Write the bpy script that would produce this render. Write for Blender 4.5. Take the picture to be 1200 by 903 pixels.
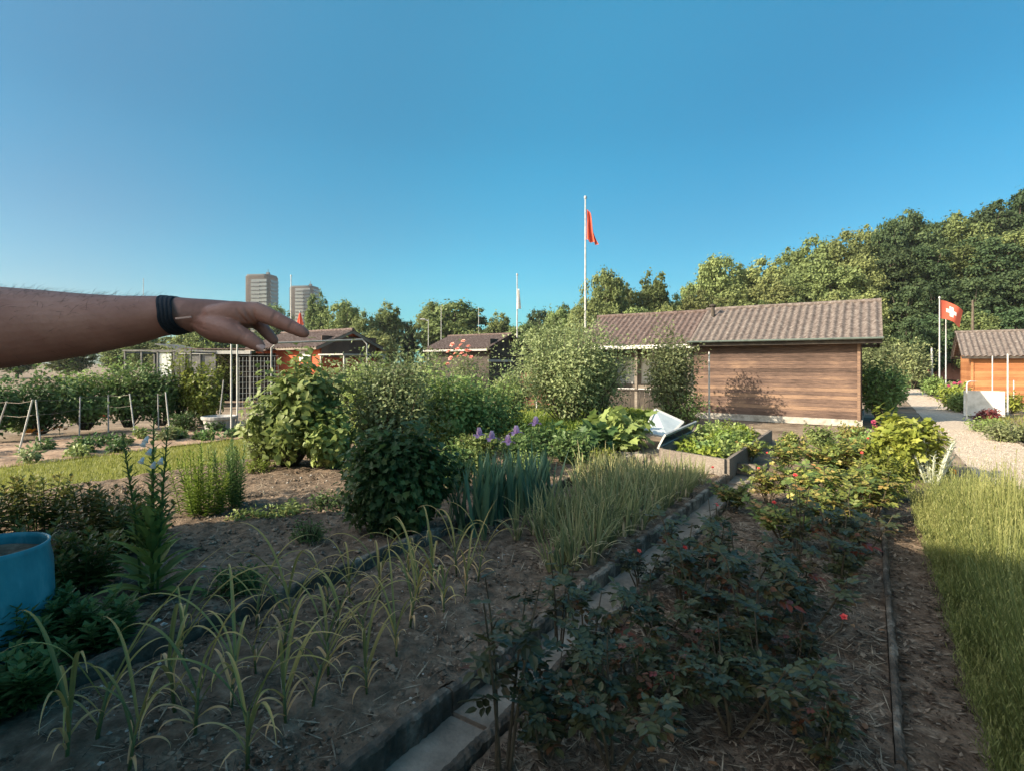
import bpy, math, random
import numpy as np
from mathutils import Vector, Matrix

# ------------------------------------------------------------------ camera, sky, sun, exposure
for o in list(bpy.data.objects): bpy.data.objects.remove(o)
S = bpy.context.scene
C = S.collection
R = math.radians
F = 630.0; HZ = 426.0; CAMZ = 1.6
cam = bpy.data.cameras.new('camera'); cam.sensor_width = 36; cam.lens = F/1200*36
cam.shift_y = -(451.5-HZ)/1200; cam.clip_start = .05; cam.clip_end = 3000
co = bpy.data.objects.new('camera', cam); C.objects.link(co)
co.location = (0, 0, CAMZ); co.rotation_euler = (R(90), 0, 0); S.camera = co

SUN_EL = 27.0
SDIR = np.array([.93, .37, 0.]); SDIR /= np.linalg.norm(SDIR)      # direction shadows fall
w = bpy.data.worlds.new('World'); S.world = w; w.use_nodes = True
nt = w.node_tree; nt.nodes.clear()
sky = nt.nodes.new('ShaderNodeTexSky'); sky.sky_type = 'NISHITA'; sky.sun_disc = False
sky.sun_elevation = R(SUN_EL); sky.sun_rotation = math.atan2(-SDIR[0], -SDIR[1])
sky.air_density = 1.0; sky.dust_density = .8; sky.ozone_density = 2.0; sky.altitude = 400
bg = nt.nodes.new('ShaderNodeBackground'); bg.inputs[1].default_value = .092
gm = nt.nodes.new('ShaderNodeMixRGB'); gm.blend_type = 'MULTIPLY'; gm.inputs[0].default_value = 1; gm.inputs[2].default_value = (.52, .84, .93, 1)
wo = nt.nodes.new('ShaderNodeOutputWorld')
tcw = nt.nodes.new('ShaderNodeTexCoord'); dp = nt.nodes.new('ShaderNodeVectorMath'); dp.operation = 'DOT_PRODUCT'
dp.inputs[1].default_value = (-SDIR[0], -SDIR[1], .25); nt.links.new(tcw.outputs['Generated'], dp.inputs[0])
wm = nt.nodes.new('ShaderNodeValToRGB'); wm.color_ramp.interpolation = 'EASE'
for i_, (p_, c_) in enumerate(((.50, 0.), (.66, 1.), (.80, 1.), (.95, .3))):
    e_ = wm.color_ramp.elements[i_] if i_ < 2 else wm.color_ramp.elements.new(p_)
    e_.position = p_; e_.color = (c_, c_, c_, 1)
nt.links.new(dp.outputs['Value'], wm.inputs[0])
tm = nt.nodes.new('ShaderNodeMixRGB'); tm.inputs[2].default_value = (5.6, 4.15, 2.8, 1)   # clear blue away from the sun, warm glow added round it to fill shade
sx = nt.nodes.new('ShaderNodeSeparateXYZ'); nt.links.new(tcw.outputs['Generated'], sx.inputs[0])
tz = nt.nodes.new('ShaderNodeValToRGB'); tz.color_ramp.interpolation = 'EASE'
for i_, (p_, c_) in enumerate(((0., (.48, .58, .60)), (.2, (.38, .67, .70)), (.36, (.31, .74, .77)), (.6, (.48, .96, .94)))):
    e_ = tz.color_ramp.elements[i_] if i_ < 2 else tz.color_ramp.elements.new(p_)
    e_.position = p_; e_.color = (*c_, 1)
nt.links.new(sx.outputs[2], tz.inputs[0]); d2 = nt.nodes.new('ShaderNodeMath'); d2.operation = 'MULTIPLY_ADD'; d2.inputs[1].default_value = .5; d2.inputs[2].default_value = .5; nt.links.new(dp.outputs['Value'], d2.inputs[0])
az_ = nt.nodes.new('ShaderNodeValToRGB'); az_.color_ramp.interpolation = 'EASE'
for i_, (p_, c_) in enumerate(((.16, (.44, .80, .84)), (.36, (.50, 1.0, 1.0)), (.52, (.54, .90, .91)), (.69, (.80, .78, .78)))):
    e_ = az_.color_ramp.elements[i_] if i_ < 2 else az_.color_ramp.elements.new(p_)
    e_.position = p_; e_.color = (*c_, 1)
nt.links.new(d2.outputs[0], az_.inputs[0])
tw = nt.nodes.new('ShaderNodeMixRGB'); tw.blend_type = 'MULTIPLY'; tw.inputs[0].default_value = 1; nt.links.new(tz.outputs[0], tw.inputs[1]); nt.links.new(az_.outputs[0], tw.inputs[2]); nt.links.new(tw.outputs[0], tm.inputs[1])
nt.links.new(wm.outputs[0], tm.inputs[0]); nt.links.new(tm.outputs[0], gm.inputs[2])
nt.links.new(sky.outputs[0], gm.inputs[1]); nt.links.new(gm.outputs[0], bg.inputs[0]); nt.links.new(bg.outputs[0], wo.inputs[0])
sl = bpy.data.lights.new('sun', 'SUN'); sl.energy = 4.6; sl.angle = R(.5); sl.color = (1, .87, .68)
so = bpy.data.objects.new('sun', sl); C.objects.link(so)
ce = math.cos(R(SUN_EL))
so.rotation_euler = Vector((SDIR[0]*ce, SDIR[1]*ce, -math.sin(R(SUN_EL)))).to_track_quat('-Z', 'Y').to_euler()
so.location = (-20, -8, 15)
S.view_settings.view_transform = 'Standard'; S.view_settings.look = 'None'
S.view_settings.exposure = 1.38; S.view_settings.gamma = 1
S.render.engine = 'CYCLES'
S.cycles.use_denoising = True
S.cycles.max_bounces = 6; S.cycles.transparent_max_bounces = 6; S.cycles.diffuse_bounces = 3
S.cycles.glossy_bounces = 2; S.cycles.transmission_bounces = 3
try: S.cycles.use_light_tree = False
except Exception: pass

# ------------------------------------------------------------------ helpers
rng = np.random.default_rng(7); random.seed(7)
u = np.array([.555, .832, 0.]); u /= np.linalg.norm(u)
v = np.array([-.832, .555, 0.]); v /= np.linalg.norm(v)
def P2(U, V, z=0.): return u*U + v*V + np.array([0, 0, z])
def gp(px, py, z=0.):
    Y = (CAMZ-z)*F/(py-HZ); return np.array([(px-600)/F*Y, Y, z])
def at(px, py, Y): return np.array([(px-600)/F*Y, Y, CAMZ+(HZ-py)/F*Y])
def uv(p): return float(p[0]*u[0]+p[1]*u[1]), float(p[0]*v[0]+p[1]*v[1])
def nrm(a):
    a = np.asarray(a, float); n = np.linalg.norm(a, axis=-1, keepdims=True); n[n < 1e-9] = 1; return a/n

class MB:
    def __init__(s): s.V = []; s.L = []; s.S = []; s.R = []; s.n = 0; s.M = []
    def raw(s, verts, loops, sizes, rnd=None, mi=0):
        verts = np.asarray(verts, float).reshape(-1, 3)
        s.V.append(verts); s.L.append(np.asarray(loops, int).ravel()+s.n); s.S.append(np.asarray(sizes, int).ravel())
        s.R.append(np.full(len(verts), .5) if rnd is None else np.broadcast_to(np.asarray(rnd, float), (len(verts),)))
        s.M.append(np.full(len(s.S[-1]), mi)); s.n += len(verts); return s
    def poly(s, verts, faces, rnd=None, mi=0):
        return s.raw(verts, [i for f in faces for i in f], [len(f) for f in faces], rnd, mi)
    def box(s, c, size, ax=None, rnd=None, mi=0):
        ax = np.eye(3) if ax is None else np.array(ax, float)
        h = np.array(size, float)/2; c = np.array(c, float)
        vs = [c+ax[0]*h[0]*a+ax[1]*h[1]*b+ax[2]*h[2]*d for a in (-1, 1) for b in (-1, 1) for d in (-1, 1)]
        return s.poly(vs, [(0, 1, 3, 2), (4, 6, 7, 5), (0, 4, 5, 1), (2, 3, 7, 6), (0, 2, 6, 4), (1, 5, 7, 3)], rnd, mi)
    def bar(s, a, b, wd, th, up=(0, 0, 1), rnd=None, mi=0):
        a = np.array(a, float); b = np.array(b, float); d = b-a; L = np.linalg.norm(d); x = d/L
        y = np.cross(up, x)
        if np.linalg.norm(y) < 1e-4: y = np.cross((1, 0, 0), x)
        y = nrm(y); z = np.cross(x, y)
        return s.box((a+b)/2, (L, wd, th), (x, y, z), rnd, mi)
    def tube(s, pts, rad, n=8, rnd=None, mi=0, cap=True):
        pts = np.array(pts, float); m = len(pts); rad = np.broadcast_to(np.asarray(rad, float), (m,))
        t = np.gradient(pts, axis=0); t = nrm(t)
        ref = np.array([0, 0, 1.]) if abs(t[0][2]) < .9 else np.array([1., 0, 0])
        vs = []; 
        for i in range(m):
            a = nrm(np.cross(t[i], ref)); b = np.cross(t[i], a); 
            ang = np.arange(n)*2*np.pi/n
            vs.append(pts[i]+rad[i]*(np.cos(ang)[:, None]*a+np.sin(ang)[:, None]*b))
            ref = -b if False else ref
        vs = np.concatenate(vs)
        fs = [(i*n+j, i*n+(j+1) % n, (i+1)*n+(j+1) % n, (i+1)*n+j) for i in range(m-1) for j in range(n)]
        if cap: fs += [tuple(range(n))[::-1], tuple(range((m-1)*n, m*n))]
        return s.poly(vs, fs, rnd, mi)
    def lathe(s, c, prof, n=24, rnd=None, mi=0):
        c = np.array(c, float); ang = np.arange(n)*2*np.pi/n
        vs = np.concatenate([c+np.stack([r*np.cos(ang), r*np.sin(ang), np.full(n, z)], 1) for r, z in prof])
        m = len(prof)
        return s.poly(vs, [(i*n+j, i*n+(j+1) % n, (i+1)*n+(j+1) % n, (i+1)*n+j) for i in range(m-1) for j in range(n)], rnd, mi)
    def leaves(s, P, D, N, L, Wd, rnd=None, shape='oval', mi=0):
        P = np.asarray(P, float); n = len(P)
        if n == 0: return s
        D = nrm(D); X = nrm(np.cross(D, N)); Z = np.cross(X, D)
        L = np.broadcast_to(np.asarray(L, float), (n,)); Wd = np.broadcast_to(np.asarray(Wd, float), (n,))
        T, Fc = SHAPES[shape]
        T = np.array(T, float); k = len(T)
        vs = P[:, None]+X[:, None]*(T[None, :, 0:1]*Wd[:, None, None])+D[:, None]*(T[None, :, 1:2]*L[:, None, None])+Z[:, None]*(T[None, :, 2:3]*L[:, None, None])
        lo = np.array([i for f in Fc for i in f]); sz = np.array([len(f) for f in Fc])
        r = rng.random(n) if rnd is None else np.broadcast_to(np.asarray(rnd, float), (n,))
        return s.raw(vs, (lo[None]+(np.arange(n)*k)[:, None]), np.tile(sz, n), np.repeat(r, k), mi)
    def ribbons(s, P, az, lean, curve, L, Wd, nseg=5, rnd0=.5, rnd1=None, fold=.25, power=1.5, mi=0, tipw=.05, basew=.6, kink=None, across=3):
        P = np.asarray(P, float); n = len(P)
        if n == 0: return s
        bc = lambda x: np.broadcast_to(np.asarray(x, float), (n,))
        az, lean, curve, L, Wd, rnd0 = map(bc, (az, lean, curve, L, Wd, rnd0)); rnd1 = rnd0 if rnd1 is None else bc(rnd1)
        ts = np.linspace(0, 1, nseg+1)
        h = np.stack([np.cos(az), np.sin(az), np.zeros(n)], 1); sd = np.stack([-np.sin(az), np.cos(az), np.zeros(n)], 1)
        pos = P.copy(); rows = []; rr = []
        for i, t in enumerate(ts):
            th = lean+curve*t**power
            if kink is not None: th = th+np.where(t > kink, 1.3, 0)
            d = h*np.sin(th)[:, None]+np.array([0, 0, 1.])*np.cos(th)[:, None]
            nn = -h*np.cos(th)[:, None]+np.array([0, 0, 1.])*np.sin(th)[:, None]
            wv = Wd*(basew+(1-basew)*min(1, t*4))*(1 if t < .45 else max(tipw, (1-((t-.45)/.55)**1.6)))
            if across == 3: rows += [pos-sd*wv[:, None]/2, pos-nn*(wv*fold)[:, None], pos+sd*wv[:, None]/2]
            else: rows += [pos-sd*wv[:, None]/2, pos+sd*wv[:, None]/2]
            r = rnd0+(rnd1-rnd0)*t**2; rr += [r]*across
            pos = pos+d*(L/nseg)[:, None]
        k = len(rows); vs = np.stack(rows, 1); rr = np.stack(rr, 1)
        f = []
        for i in range(nseg):
            a = i*across; b = a+across
            for j in range(across-1): f.append((a+j, a+j+1, b+j+1, b+j))
        lo = np.array(f).ravel(); 
        return s.raw(vs, lo[None]+(np.arange(n)*k)[:, None], np.full(n*len(f), 4), rr.ravel(), mi)
    def build(s, name, mats, parent=None, loc=None, smooth=False):
        me = bpy.data.meshes.new(name)
        V = np.concatenate(s.V) if s.V else np.zeros((0, 3))
        if loc is not None: V = V-np.array(loc)
        Lp = np.concatenate(s.L); Sz = np.concatenate(s.S); 
        me.vertices.add(len(V)); me.vertices.foreach_set('co', V.ravel().astype('f4'))
        me.loops.add(len(Lp)); me.loops.foreach_set('vertex_index', Lp.astype('i4'))
        me.polygons.add(len(Sz)); st = np.concatenate([[0], np.cumsum(Sz)[:-1]])
        me.polygons.foreach_set('loop_start', st.astype('i4')); me.polygons.foreach_set('loop_total', Sz.astype('i4'))
        me.polygons.foreach_set('material_index', np.concatenate(s.M).astype('i4'))
        me.polygons.foreach_set('use_smooth', np.full(len(Sz), bool(smooth)))
        at_ = me.attributes.new('rnd', 'FLOAT', 'POINT'); at_.data.foreach_set('value', np.concatenate(s.R).astype('f4'))
        for m in (mats if isinstance(mats, (list, tuple)) else [mats]): me.materials.append(m)
        me.update(calc_edges=True); me.validate()
        o = bpy.data.objects.new(name, me); C.objects.link(o)
        if parent is not None: o.parent = parent
        if loc is not None and parent is None: o.location = loc
        return o
SHAPES = {
 'oval': ([(0, 0, 0), (0, .5, -.06), (0, 1, -.12), (.42, .25, .04), (.40, .62, 0), (-.40, .62, 0), (-.42, .25, .04)], [(0, 3, 4, 2, 1), (0, 1, 2, 5, 6)]),
 'kite': ([(0, 0, 0), (0, .5, -.06), (0, 1, -.1), (.5, .45, .05), (-.5, .45, .05)], [(0, 3, 2, 1), (0, 1, 2, 4)]),
 'quad': ([(0, 0, 0), (.5, .4, .08), (0, 1, -.1), (-.5, .5, .04)], [(0, 1, 2, 3)]),
 'lobed': ([(0, 0, 0), (0, .45, -.06), (0, 1, -.16), (.5, .12, .05), (.30, .40, 0), (.48, .62, -.03), (.2, .7, -.05), (-.5, .12, .05), (-.30, .40, 0), (-.48, .62, -.03), (-.2, .7, -.05)],
           [(0, 3, 4, 1), (1, 4, 5, 6, 2), (0, 1, 8, 7), (1, 2, 10, 9, 8)]),
 'heart': ([(0, 0, 0), (0, .5, -.05), (0, 1, -.2), (.3, -.12, .03), (.52, .2, .04), (.36, .62, -.03), (-.3, -.12, .03), (-.52, .2, .04), (-.36, .62, -.03)],
           [(0, 3, 4, 5, 2, 1), (0, 1, 2, 8, 7, 6)]),
}
def T(o, label, cat, group=None, kind=None):
    if label: o['label'] = label
    if cat: o['category'] = cat
    if group: o['group'] = group
    if kind: o['kind'] = kind
    return o
def empty(name, loc, label, cat, group=None):
    o = bpy.data.objects.new(name, None); C.objects.link(o); o.location = tuple(loc); o.empty_display_size = .2
    return T(o, label, cat, group)
def dup(root, loc, rz=0., sc=1., label=None, group=None):
    r = root.copy(); C.objects.link(r); r.location = tuple(loc); r.rotation_euler = (0, 0, rz)
    r.scale = (sc, sc, sc) if np.isscalar(sc) else tuple(sc)
    if label: r['label'] = label
    if group: r['group'] = group
    for ch in list(root.children):
        c = ch.copy(); C.objects.link(c); c.parent = r
        for g in ch.children:
            d = g.copy(); C.objects.link(d); d.parent = c
    return r
def struct(o): o['kind'] = 'structure'; return o

# ---------- numpy value noise
_g = np.random.default_rng(3).random((256, 256))
def vnoise(x, y):
    xi = np.floor(x).astype(int); yi = np.floor(y).astype(int); fx = x-xi; fy = y-yi
    fx = fx*fx*(3-2*fx); fy = fy*fy*(3-2*fy); g = lambda a, b: _g[a % 256, b % 256]
    return (g(xi, yi)*(1-fx)+g(xi+1, yi)*fx)*(1-fy)+(g(xi, yi+1)*(1-fx)+g(xi+1, yi+1)*fx)*fy
def fbm(x, y, o=4):
    r = 0; a = .5
    for k in range(o): r = r+a*(vnoise(x*2**k+17*k, y*2**k+5*k)-.5); a *= .55
    return r

# ------------------------------------------------------------------ materials
def nodes(name):
    m = bpy.data.materials.new(name); m.use_nodes = True; t = m.node_tree; return m, t, t.nodes['Principled BSDF']
def ramp(t, cols, src=None, pos=None):
    r = t.nodes.new('ShaderNodeValToRGB'); e = r.color_ramp.elements
    pos = pos or [i/(len(cols)-1) for i in range(len(cols))]
    while len(e) < len(cols): e.new(.5)
    for i, c in enumerate(cols): e[i].position = pos[i]; e[i].color = (*c, 1)
    if src is not None: t.links.new(src, r.inputs[0])
    return r
def leafmat(name, cols, rough=.5, trans=.35, spec=.3, tint=.25):
    m, t, b = nodes(name)
    a = t.nodes.new('ShaderNodeAttribute'); a.attribute_name = 'rnd'
    r = ramp(t, cols, a.outputs['Fac'])
    oi = t.nodes.new('ShaderNodeObjectInfo')
    hs = t.nodes.new('ShaderNodeHueSaturation')
    mr = t.nodes.new('ShaderNodeMapRange'); mr.inputs[3].default_value = 1-tint; mr.inputs[4].default_value = 1+tint
    t.links.new(oi.outputs['Random'], mr.inputs[0]); t.links.new(mr.outputs[0], hs.inputs['Value'])
    mh = t.nodes.new('ShaderNodeMapRange'); mh.inputs[3].default_value = .5-tint*.06; mh.inputs[4].default_value = .5+tint*.06
    ml = t.nodes.new('ShaderNodeMath'); ml.operation = 'FRACT'; mm = t.nodes.new('ShaderNodeMath'); mm.operation = 'MULTIPLY'; mm.inputs[1].default_value = 7.31
    t.links.new(oi.outputs['Random'], mm.inputs[0]); t.links.new(mm.outputs[0], ml.inputs[0]); t.links.new(ml.outputs[0], mh.inputs[0]); t.links.new(mh.outputs[0], hs.inputs['Hue'])
    t.links.new(r.outputs[0], hs.inputs['Color'])
    t.links.new(hs.outputs[0], b.inputs['Base Color']); b.inputs['Roughness'].default_value = rough
    b.inputs['Specular IOR Level'].default_value = spec
    tr = t.nodes.new('ShaderNodeBsdfTranslucent'); mx = t.nodes.new('ShaderNodeMixShader'); mx.inputs[0].default_value = trans
    t.links.new(hs.outputs[0], tr.inputs[0]); t.links.new(b.outputs[0], mx.inputs[1]); t.links.new(tr.outputs[0], mx.inputs[2])
    t.links.new(mx.outputs[0], t.nodes['Material Output'].inputs[0]); return m
def surf(name, cols, scale=5., stretch=(1, 1, 1), rough=.8, bump=.3, bscale=None, metal=0., spec=.3, detail=8., rnd=0., bdist=.02):
    m, t, b = nodes(name)
    tc = t.nodes.new('ShaderNodeTexCoord'); mp = t.nodes.new('ShaderNodeMapping'); mp.inputs['Scale'].default_value = stretch
    t.links.new(tc.outputs['Object'], mp.inputs[0])
    n = t.nodes.new('ShaderNodeTexNoise'); n.inputs['Scale'].default_value = scale; n.inputs['Detail'].default_value = detail; n.inputs['Roughness'].default_value = .65
    t.links.new(mp.outputs[0], n.inputs[0])
    mr = t.nodes.new('ShaderNodeMapRange'); mr.inputs[1].default_value = .3; mr.inputs[2].default_value = .7
    t.links.new(n.outputs[0], mr.inputs[0]); src = mr.outputs[0]
    if rnd:
        a = t.nodes.new('ShaderNodeAttribute'); a.attribute_name = 'rnd'
        ad = t.nodes.new('ShaderNodeMath'); ad.operation = 'SUBTRACT'; ad.inputs[1].default_value = .5; t.links.new(a.outputs['Fac'], ad.inputs[0])
        mu = t.nodes.new('ShaderNodeMath'); mu.operation = 'MULTIPLY_ADD'; mu.inputs[1].default_value = rnd
        t.links.new(ad.outputs[0], mu.inputs[0]); t.links.new(src, mu.inputs[2]); src = mu.outputs[0]
    r = ramp(t, cols, src); t.links.new(r.outputs[0], b.inputs['Base Color'])
    b.inputs['Roughness'].default_value = rough; b.inputs['Metallic'].default_value = metal; b.inputs['Specular IOR Level'].default_value = spec
    if bump:
        n2 = t.nodes.new('ShaderNodeTexNoise'); n2.inputs['Scale'].default_value = bscale or scale*3; n2.inputs['Detail'].default_value = 6
        t.links.new(mp.outputs[0], n2.inputs[0]); bp = t.nodes.new('ShaderNodeBump'); bp.inputs['Strength'].default_value = bump; bp.inputs['Distance'].default_value = bdist
        t.links.new(n2.outputs[0], bp.inputs['Height']); t.links.new(bp.outputs[0], b.inputs['Normal'])
    return m
AXUV = None
def woodmat(name, cols, rough=.75, rnd=.9):
    # boards run along v: stretch noise along v (mapping rotated into the garden grid)
    m, t, b = nodes(name)
    tc = t.nodes.new('ShaderNodeTexCoord'); mp = t.nodes.new('ShaderNodeMapping')
    mp.inputs['Rotation'].default_value = (0, 0, -math.atan2(v[1], v[0])); mp.inputs['Scale'].default_value = (1, 1, 1)
    mp2 = t.nodes.new('ShaderNodeMapping'); mp2.inputs['Scale'].default_value = (1.2, 20, 26)
    t.links.new(tc.outputs['Object'], mp.inputs[0]); t.links.new(mp.outputs[0], mp2.inputs[0])
    n = t.nodes.new('ShaderNodeTexNoise'); n.inputs['Scale'].default_value = 3; n.inputs['Detail'].default_value = 12; n.inputs['Roughness'].default_value = .82
    t.links.new(mp2.outputs[0], n.inputs[0])
    n3 = t.nodes.new('ShaderNodeTexNoise'); n3.inputs['Scale'].default_value = 1.1; n3.inputs['Detail'].default_value = 4
    t.links.new(mp.outputs[0], n3.inputs[0])
    a = t.nodes.new('ShaderNodeAttribute'); a.attribute_name = 'rnd'
    x1 = t.nodes.new('ShaderNodeMath'); x1.operation = 'MULTIPLY_ADD'; x1.inputs[1].default_value = rnd; x1.inputs[2].default_value = -.5*rnd-1.2
    t.links.new(a.outputs['Fac'], x1.inputs[0])
    x2 = t.nodes.new('ShaderNodeMath'); x2.operation = 'MULTIPLY_ADD'; x2.inputs[1].default_value = 2.6; t.links.new(n.outputs[0], x2.inputs[0]); t.links.new(x1.outputs[0], x2.inputs[2])
    x3 = t.nodes.new('ShaderNodeMath'); x3.operation = 'MULTIPLY_ADD'; x3.inputs[1].default_value = .9; t.links.new(n3.outputs[0], x3.inputs[0]); t.links.new(x2.outputs[0], x3.inputs[2])
    r = ramp(t, cols, x3.outputs[0]); t.links.new(r.outputs[0], b.inputs['Base Color'])
    b.inputs['Roughness'].default_value = rough; b.inputs['Specular IOR Level'].default_value = .2
    bp = t.nodes.new('ShaderNodeBump'); bp.inputs['Strength'].default_value = .4; bp.inputs['Distance'].default_value = .01
    t.links.new(n.outputs[0], bp.inputs['Height']); t.links.new(bp.outputs[0], b.inputs['Normal'])
    return m
M = {}
M['soil'] = surf('soil', [(.07, .05, .034), (.155, .112, .078), (.28, .21, .15)], 9, rough=.95, bump=.9, bscale=45, spec=.1)
M['clod'] = surf('soil_clod', [(.075, .054, .037), (.17, .125, .088), (.33, .25, .18)], 6, rough=.95, bump=.5, bscale=60, rnd=1.2, spec=.1)
M['chip'] = surf('wood_chip', [(.05, .034, .024), (.12, .085, .06), (.28, .22, .16)], 8, rough=.9, bump=.3, rnd=1.6, spec=.1)
M['straw'] = surf('straw', [(.06, .045, .03), (.15, .115, .08), (.34, .28, .2)], 8, rough=.9, bump=0, rnd=1.4)
M['pathstone'] = surf('path_stone', [(.24, .20, .155), (.38, .32, .255), (.52, .45, .37)], 3, rough=.9, bump=.1, rnd=1.3)
M['pebble'] = surf('pebble', [(.12, .1, .08), (.28, .25, .21), (.5, .46, .4)], 3, rough=.85, bump=.2, rnd=1.4)
M['earth'] = surf('dry_earth', [(.10, .075, .052), (.21, .16, .115), (.32, .25, .18)], 1.3, rough=.95, bump=.6, bscale=25, spec=.1)
M['drybed'] = surf('dry_bed', [(.15, .10, .068), (.29, .20, .14), (.40, .30, .215)], 2.2, rough=.95, bump=.7, bscale=18, spec=.1)
M['gravel'] = surf('gravel', [(.30, .24, .185), (.46, .38, .30), (.60, .51, .41)], 28, rough=.95, bump=.8, bscale=50, spec=.1)
M['turf'] = surf('turf', [(.09, .10, .025), (.16, .17, .04), (.24, .23, .07)], 2.5, rough=.95, bump=.5, bscale=40, spec=.1)
M['hill'] = surf('hill_ground', [(.015, .022, .008), (.03, .04, .014), (.045, .05, .02)], .5, rough=1, bump=.3, spec=.05)
M['concrete'] = surf('concrete', [(.14, .117, .088), (.24, .20, .155), (.36, .31, .245)], 3.5, rough=.9, bump=.5, bscale=45, rnd=.3)
M['kerb'] = surf('kerb_concrete', [(.05, .04, .029), (.11, .09, .068), (.32, .28, .22)], 7, rough=.95, bump=.9, bscale=30, rnd=.4)
M['white'] = surf('white_paint', [(.34, .33, .30), (.46, .45, .42), (.56, .55, .52)], 4, rough=.6, bump=.1)
M['galv'] = surf('galvanised_metal', [(.25, .25, .25), (.36, .36, .355), (.46, .46, .45)], 9, rough=.5, bump=.05, metal=.2)
M['grey'] = surf('weathered_grey', [(.2, .19, .18), (.32, .31, .29), (.42, .4, .38)], 5, rough=.8, bump=.3)
M['foundation'] = surf('foundation', [(.16, .14, .11), (.34, .31, .26), (.46, .43, .37)], 5, rough=.9, bump=.4)
M['wood'] = woodmat('brown_boards', [(.018, .012, .0095), (.062, .040, .031), (.125, .080, .061), (.235, .148, .095)], rnd=.75)
M['orangewood'] = woodmat('orange_boards', [(.16, .06, .025), (.25, .10, .04), (.32, .135, .055), (.38, .18, .08)], rnd=.5)
M['redwood'] = woodmat('red_paint_boards', [(.25, .045, .02), (.34, .065, .028), (.39, .085, .036), (.42, .11, .05)], rnd=.3)
M['darkred'] = woodmat('dull_red_boards', [(.12, .05, .035), (.24, .11, .08), (.32, .15, .11), (.36, .18, .13)], rnd=.4)
M['greywood'] = woodmat('grey_boards', [(.065, .052, .04), (.125, .102, .082), (.20, .17, .14), (.28, .245, .205)])
M['darkwood'] = surf('dark_boards', [(.02, .017, .015), (.045, .037, .03), (.08, .065, .05)], 4, rough=.8, bump=.3)
M['roof'] = surf('fibre_cement', [(.055, .043, .038), (.105, .085, .076), (.155, .13, .116), (.24, .215, .19)], 11, rough=.95, bump=.5, bscale=30, spec=.1)
M['roofdark'] = surf('fibre_cement_aged', [(.05, .034, .03), (.085, .062, .056), (.125, .095, .086), (.2, .17, .155)], 11, rough=.95, bump=.5, bscale=30, spec=.1)
M['gutter'] = surf('gutter_metal', [(.09, .12, .11), (.15, .19, .175), (.2, .24, .22)], 4, rough=.5, bump=.05, metal=.3)
M['glass'] = surf('old_glass', [(.34, .38, .39), (.46, .50, .5), (.55, .58, .57)], 2.5, rough=.25, bump=.02, spec=.6)
M['dullgrey'] = surf('dull_grey', [(.07, .07, .068), (.12, .118, .112), (.18, .175, .165)], 5, rough=.8, bump=.2)
M['darkglass'] = surf('dark_glass', [(.02, .03, .035), (.05, .06, .065)], 3, rough=.1, bump=0, spec=.7)
M['plasticpanel'] = surf('hazy_plastic', [(.28, .2, .14), (.42, .33, .25), (.55, .47, .38)], 4, rough=.4, bump=.1)
M['blue'] = surf('blue_plastic', [(.07, .13, .14), (.04, .24, .29), (.06, .29, .34), (.14, .38, .43)], 6, rough=.45, bump=.15, bscale=40, stretch=(1, 1, .3))
M['bark'] = surf('bark', [(.04, .03, .022), (.10, .08, .06), (.17, .14, .11)], 8, stretch=(1, 1, .3), rough=.95, bump=.8)
M['cane'] = surf('cane', [(.035, .03, .02), (.07, .055, .035), (.1, .085, .05)], 12, rough=.8, bump=.2)
M['gstem'] = leafmat('green_stem', [(.05, .08, .02), (.08, .12, .03), (.12, .15, .05)], trans=.1)
M['red'] = leafmat('red_flag_cloth', [(.74, .14, .08), (.8, .17, .10)], rough=.7, trans=.35, tint=0)
M['crosswhite'] = leafmat('white_cloth', [(.8, .8, .78), (.85, .85, .82)], rough=.8, trans=.3, tint=0)
M['leaf_dark'] = leafmat('leaf_dark', [(0.043, 0.081, 0.029), (0.076, 0.131, 0.041), (0.109, 0.183, 0.055), (0.158, 0.23, 0.074)])
M['leaf_mid'] = leafmat('leaf_mid', [(0.104, 0.161, 0.046), (0.168, 0.237, 0.069), (0.242, 0.314, 0.095), (0.336, 0.399, 0.149)])
M['leaf_yel'] = leafmat('leaf_yellow_green', [(0.098, 0.135, 0.022), (0.167, 0.209, 0.033), (0.235, 0.272, 0.05), (0.313, 0.334, 0.088)])
M['leaf_olive'] = leafmat('leaf_olive', [(0.091, 0.122, 0.054), (0.167, 0.2, 0.086), (0.25, 0.287, 0.125), (0.367, 0.4, 0.211)])
M['forest_olive'] = leafmat('forest_olive', [(0.088, 0.115, 0.045), (0.155, 0.188, 0.072), (0.215, 0.252, 0.096), (0.269, 0.303, 0.129)], tint=.3, spec=.1)
M['forest_dark'] = leafmat('forest_dark', [(0.031, 0.054, 0.029), (0.054, 0.087, 0.042), (0.085, 0.128, 0.056), (0.124, 0.165, 0.072)], tint=.3, spec=.1)
M['forest_mid'] = leafmat('forest_mid', [(0.081, 0.114, 0.046), (0.133, 0.177, 0.067), (0.187, 0.235, 0.088), (0.25, 0.293, 0.114)], tint=.3, spec=.1)
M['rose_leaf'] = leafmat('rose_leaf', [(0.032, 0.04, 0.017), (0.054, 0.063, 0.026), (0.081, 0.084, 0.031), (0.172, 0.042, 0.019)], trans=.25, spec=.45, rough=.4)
M['rose_leaf_sunlit'] = leafmat('rose_leaf_sunlit', [(0.082, 0.123, 0.036), (0.15, 0.192, 0.048), (0.283, 0.287, 0.073), (0.419, 0.205, 0.085)], trans=.3)  # lighter, warmer copy of the rose leaf; sunlight put into the colour
M['garlic'] = leafmat('garlic_leaf', [(0.11, 0.164, 0.085), (0.202, 0.222, 0.079), (0.5, 0.375, 0.119), (0.781, 0.492, 0.256)], trans=.25, tint=.12)
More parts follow.
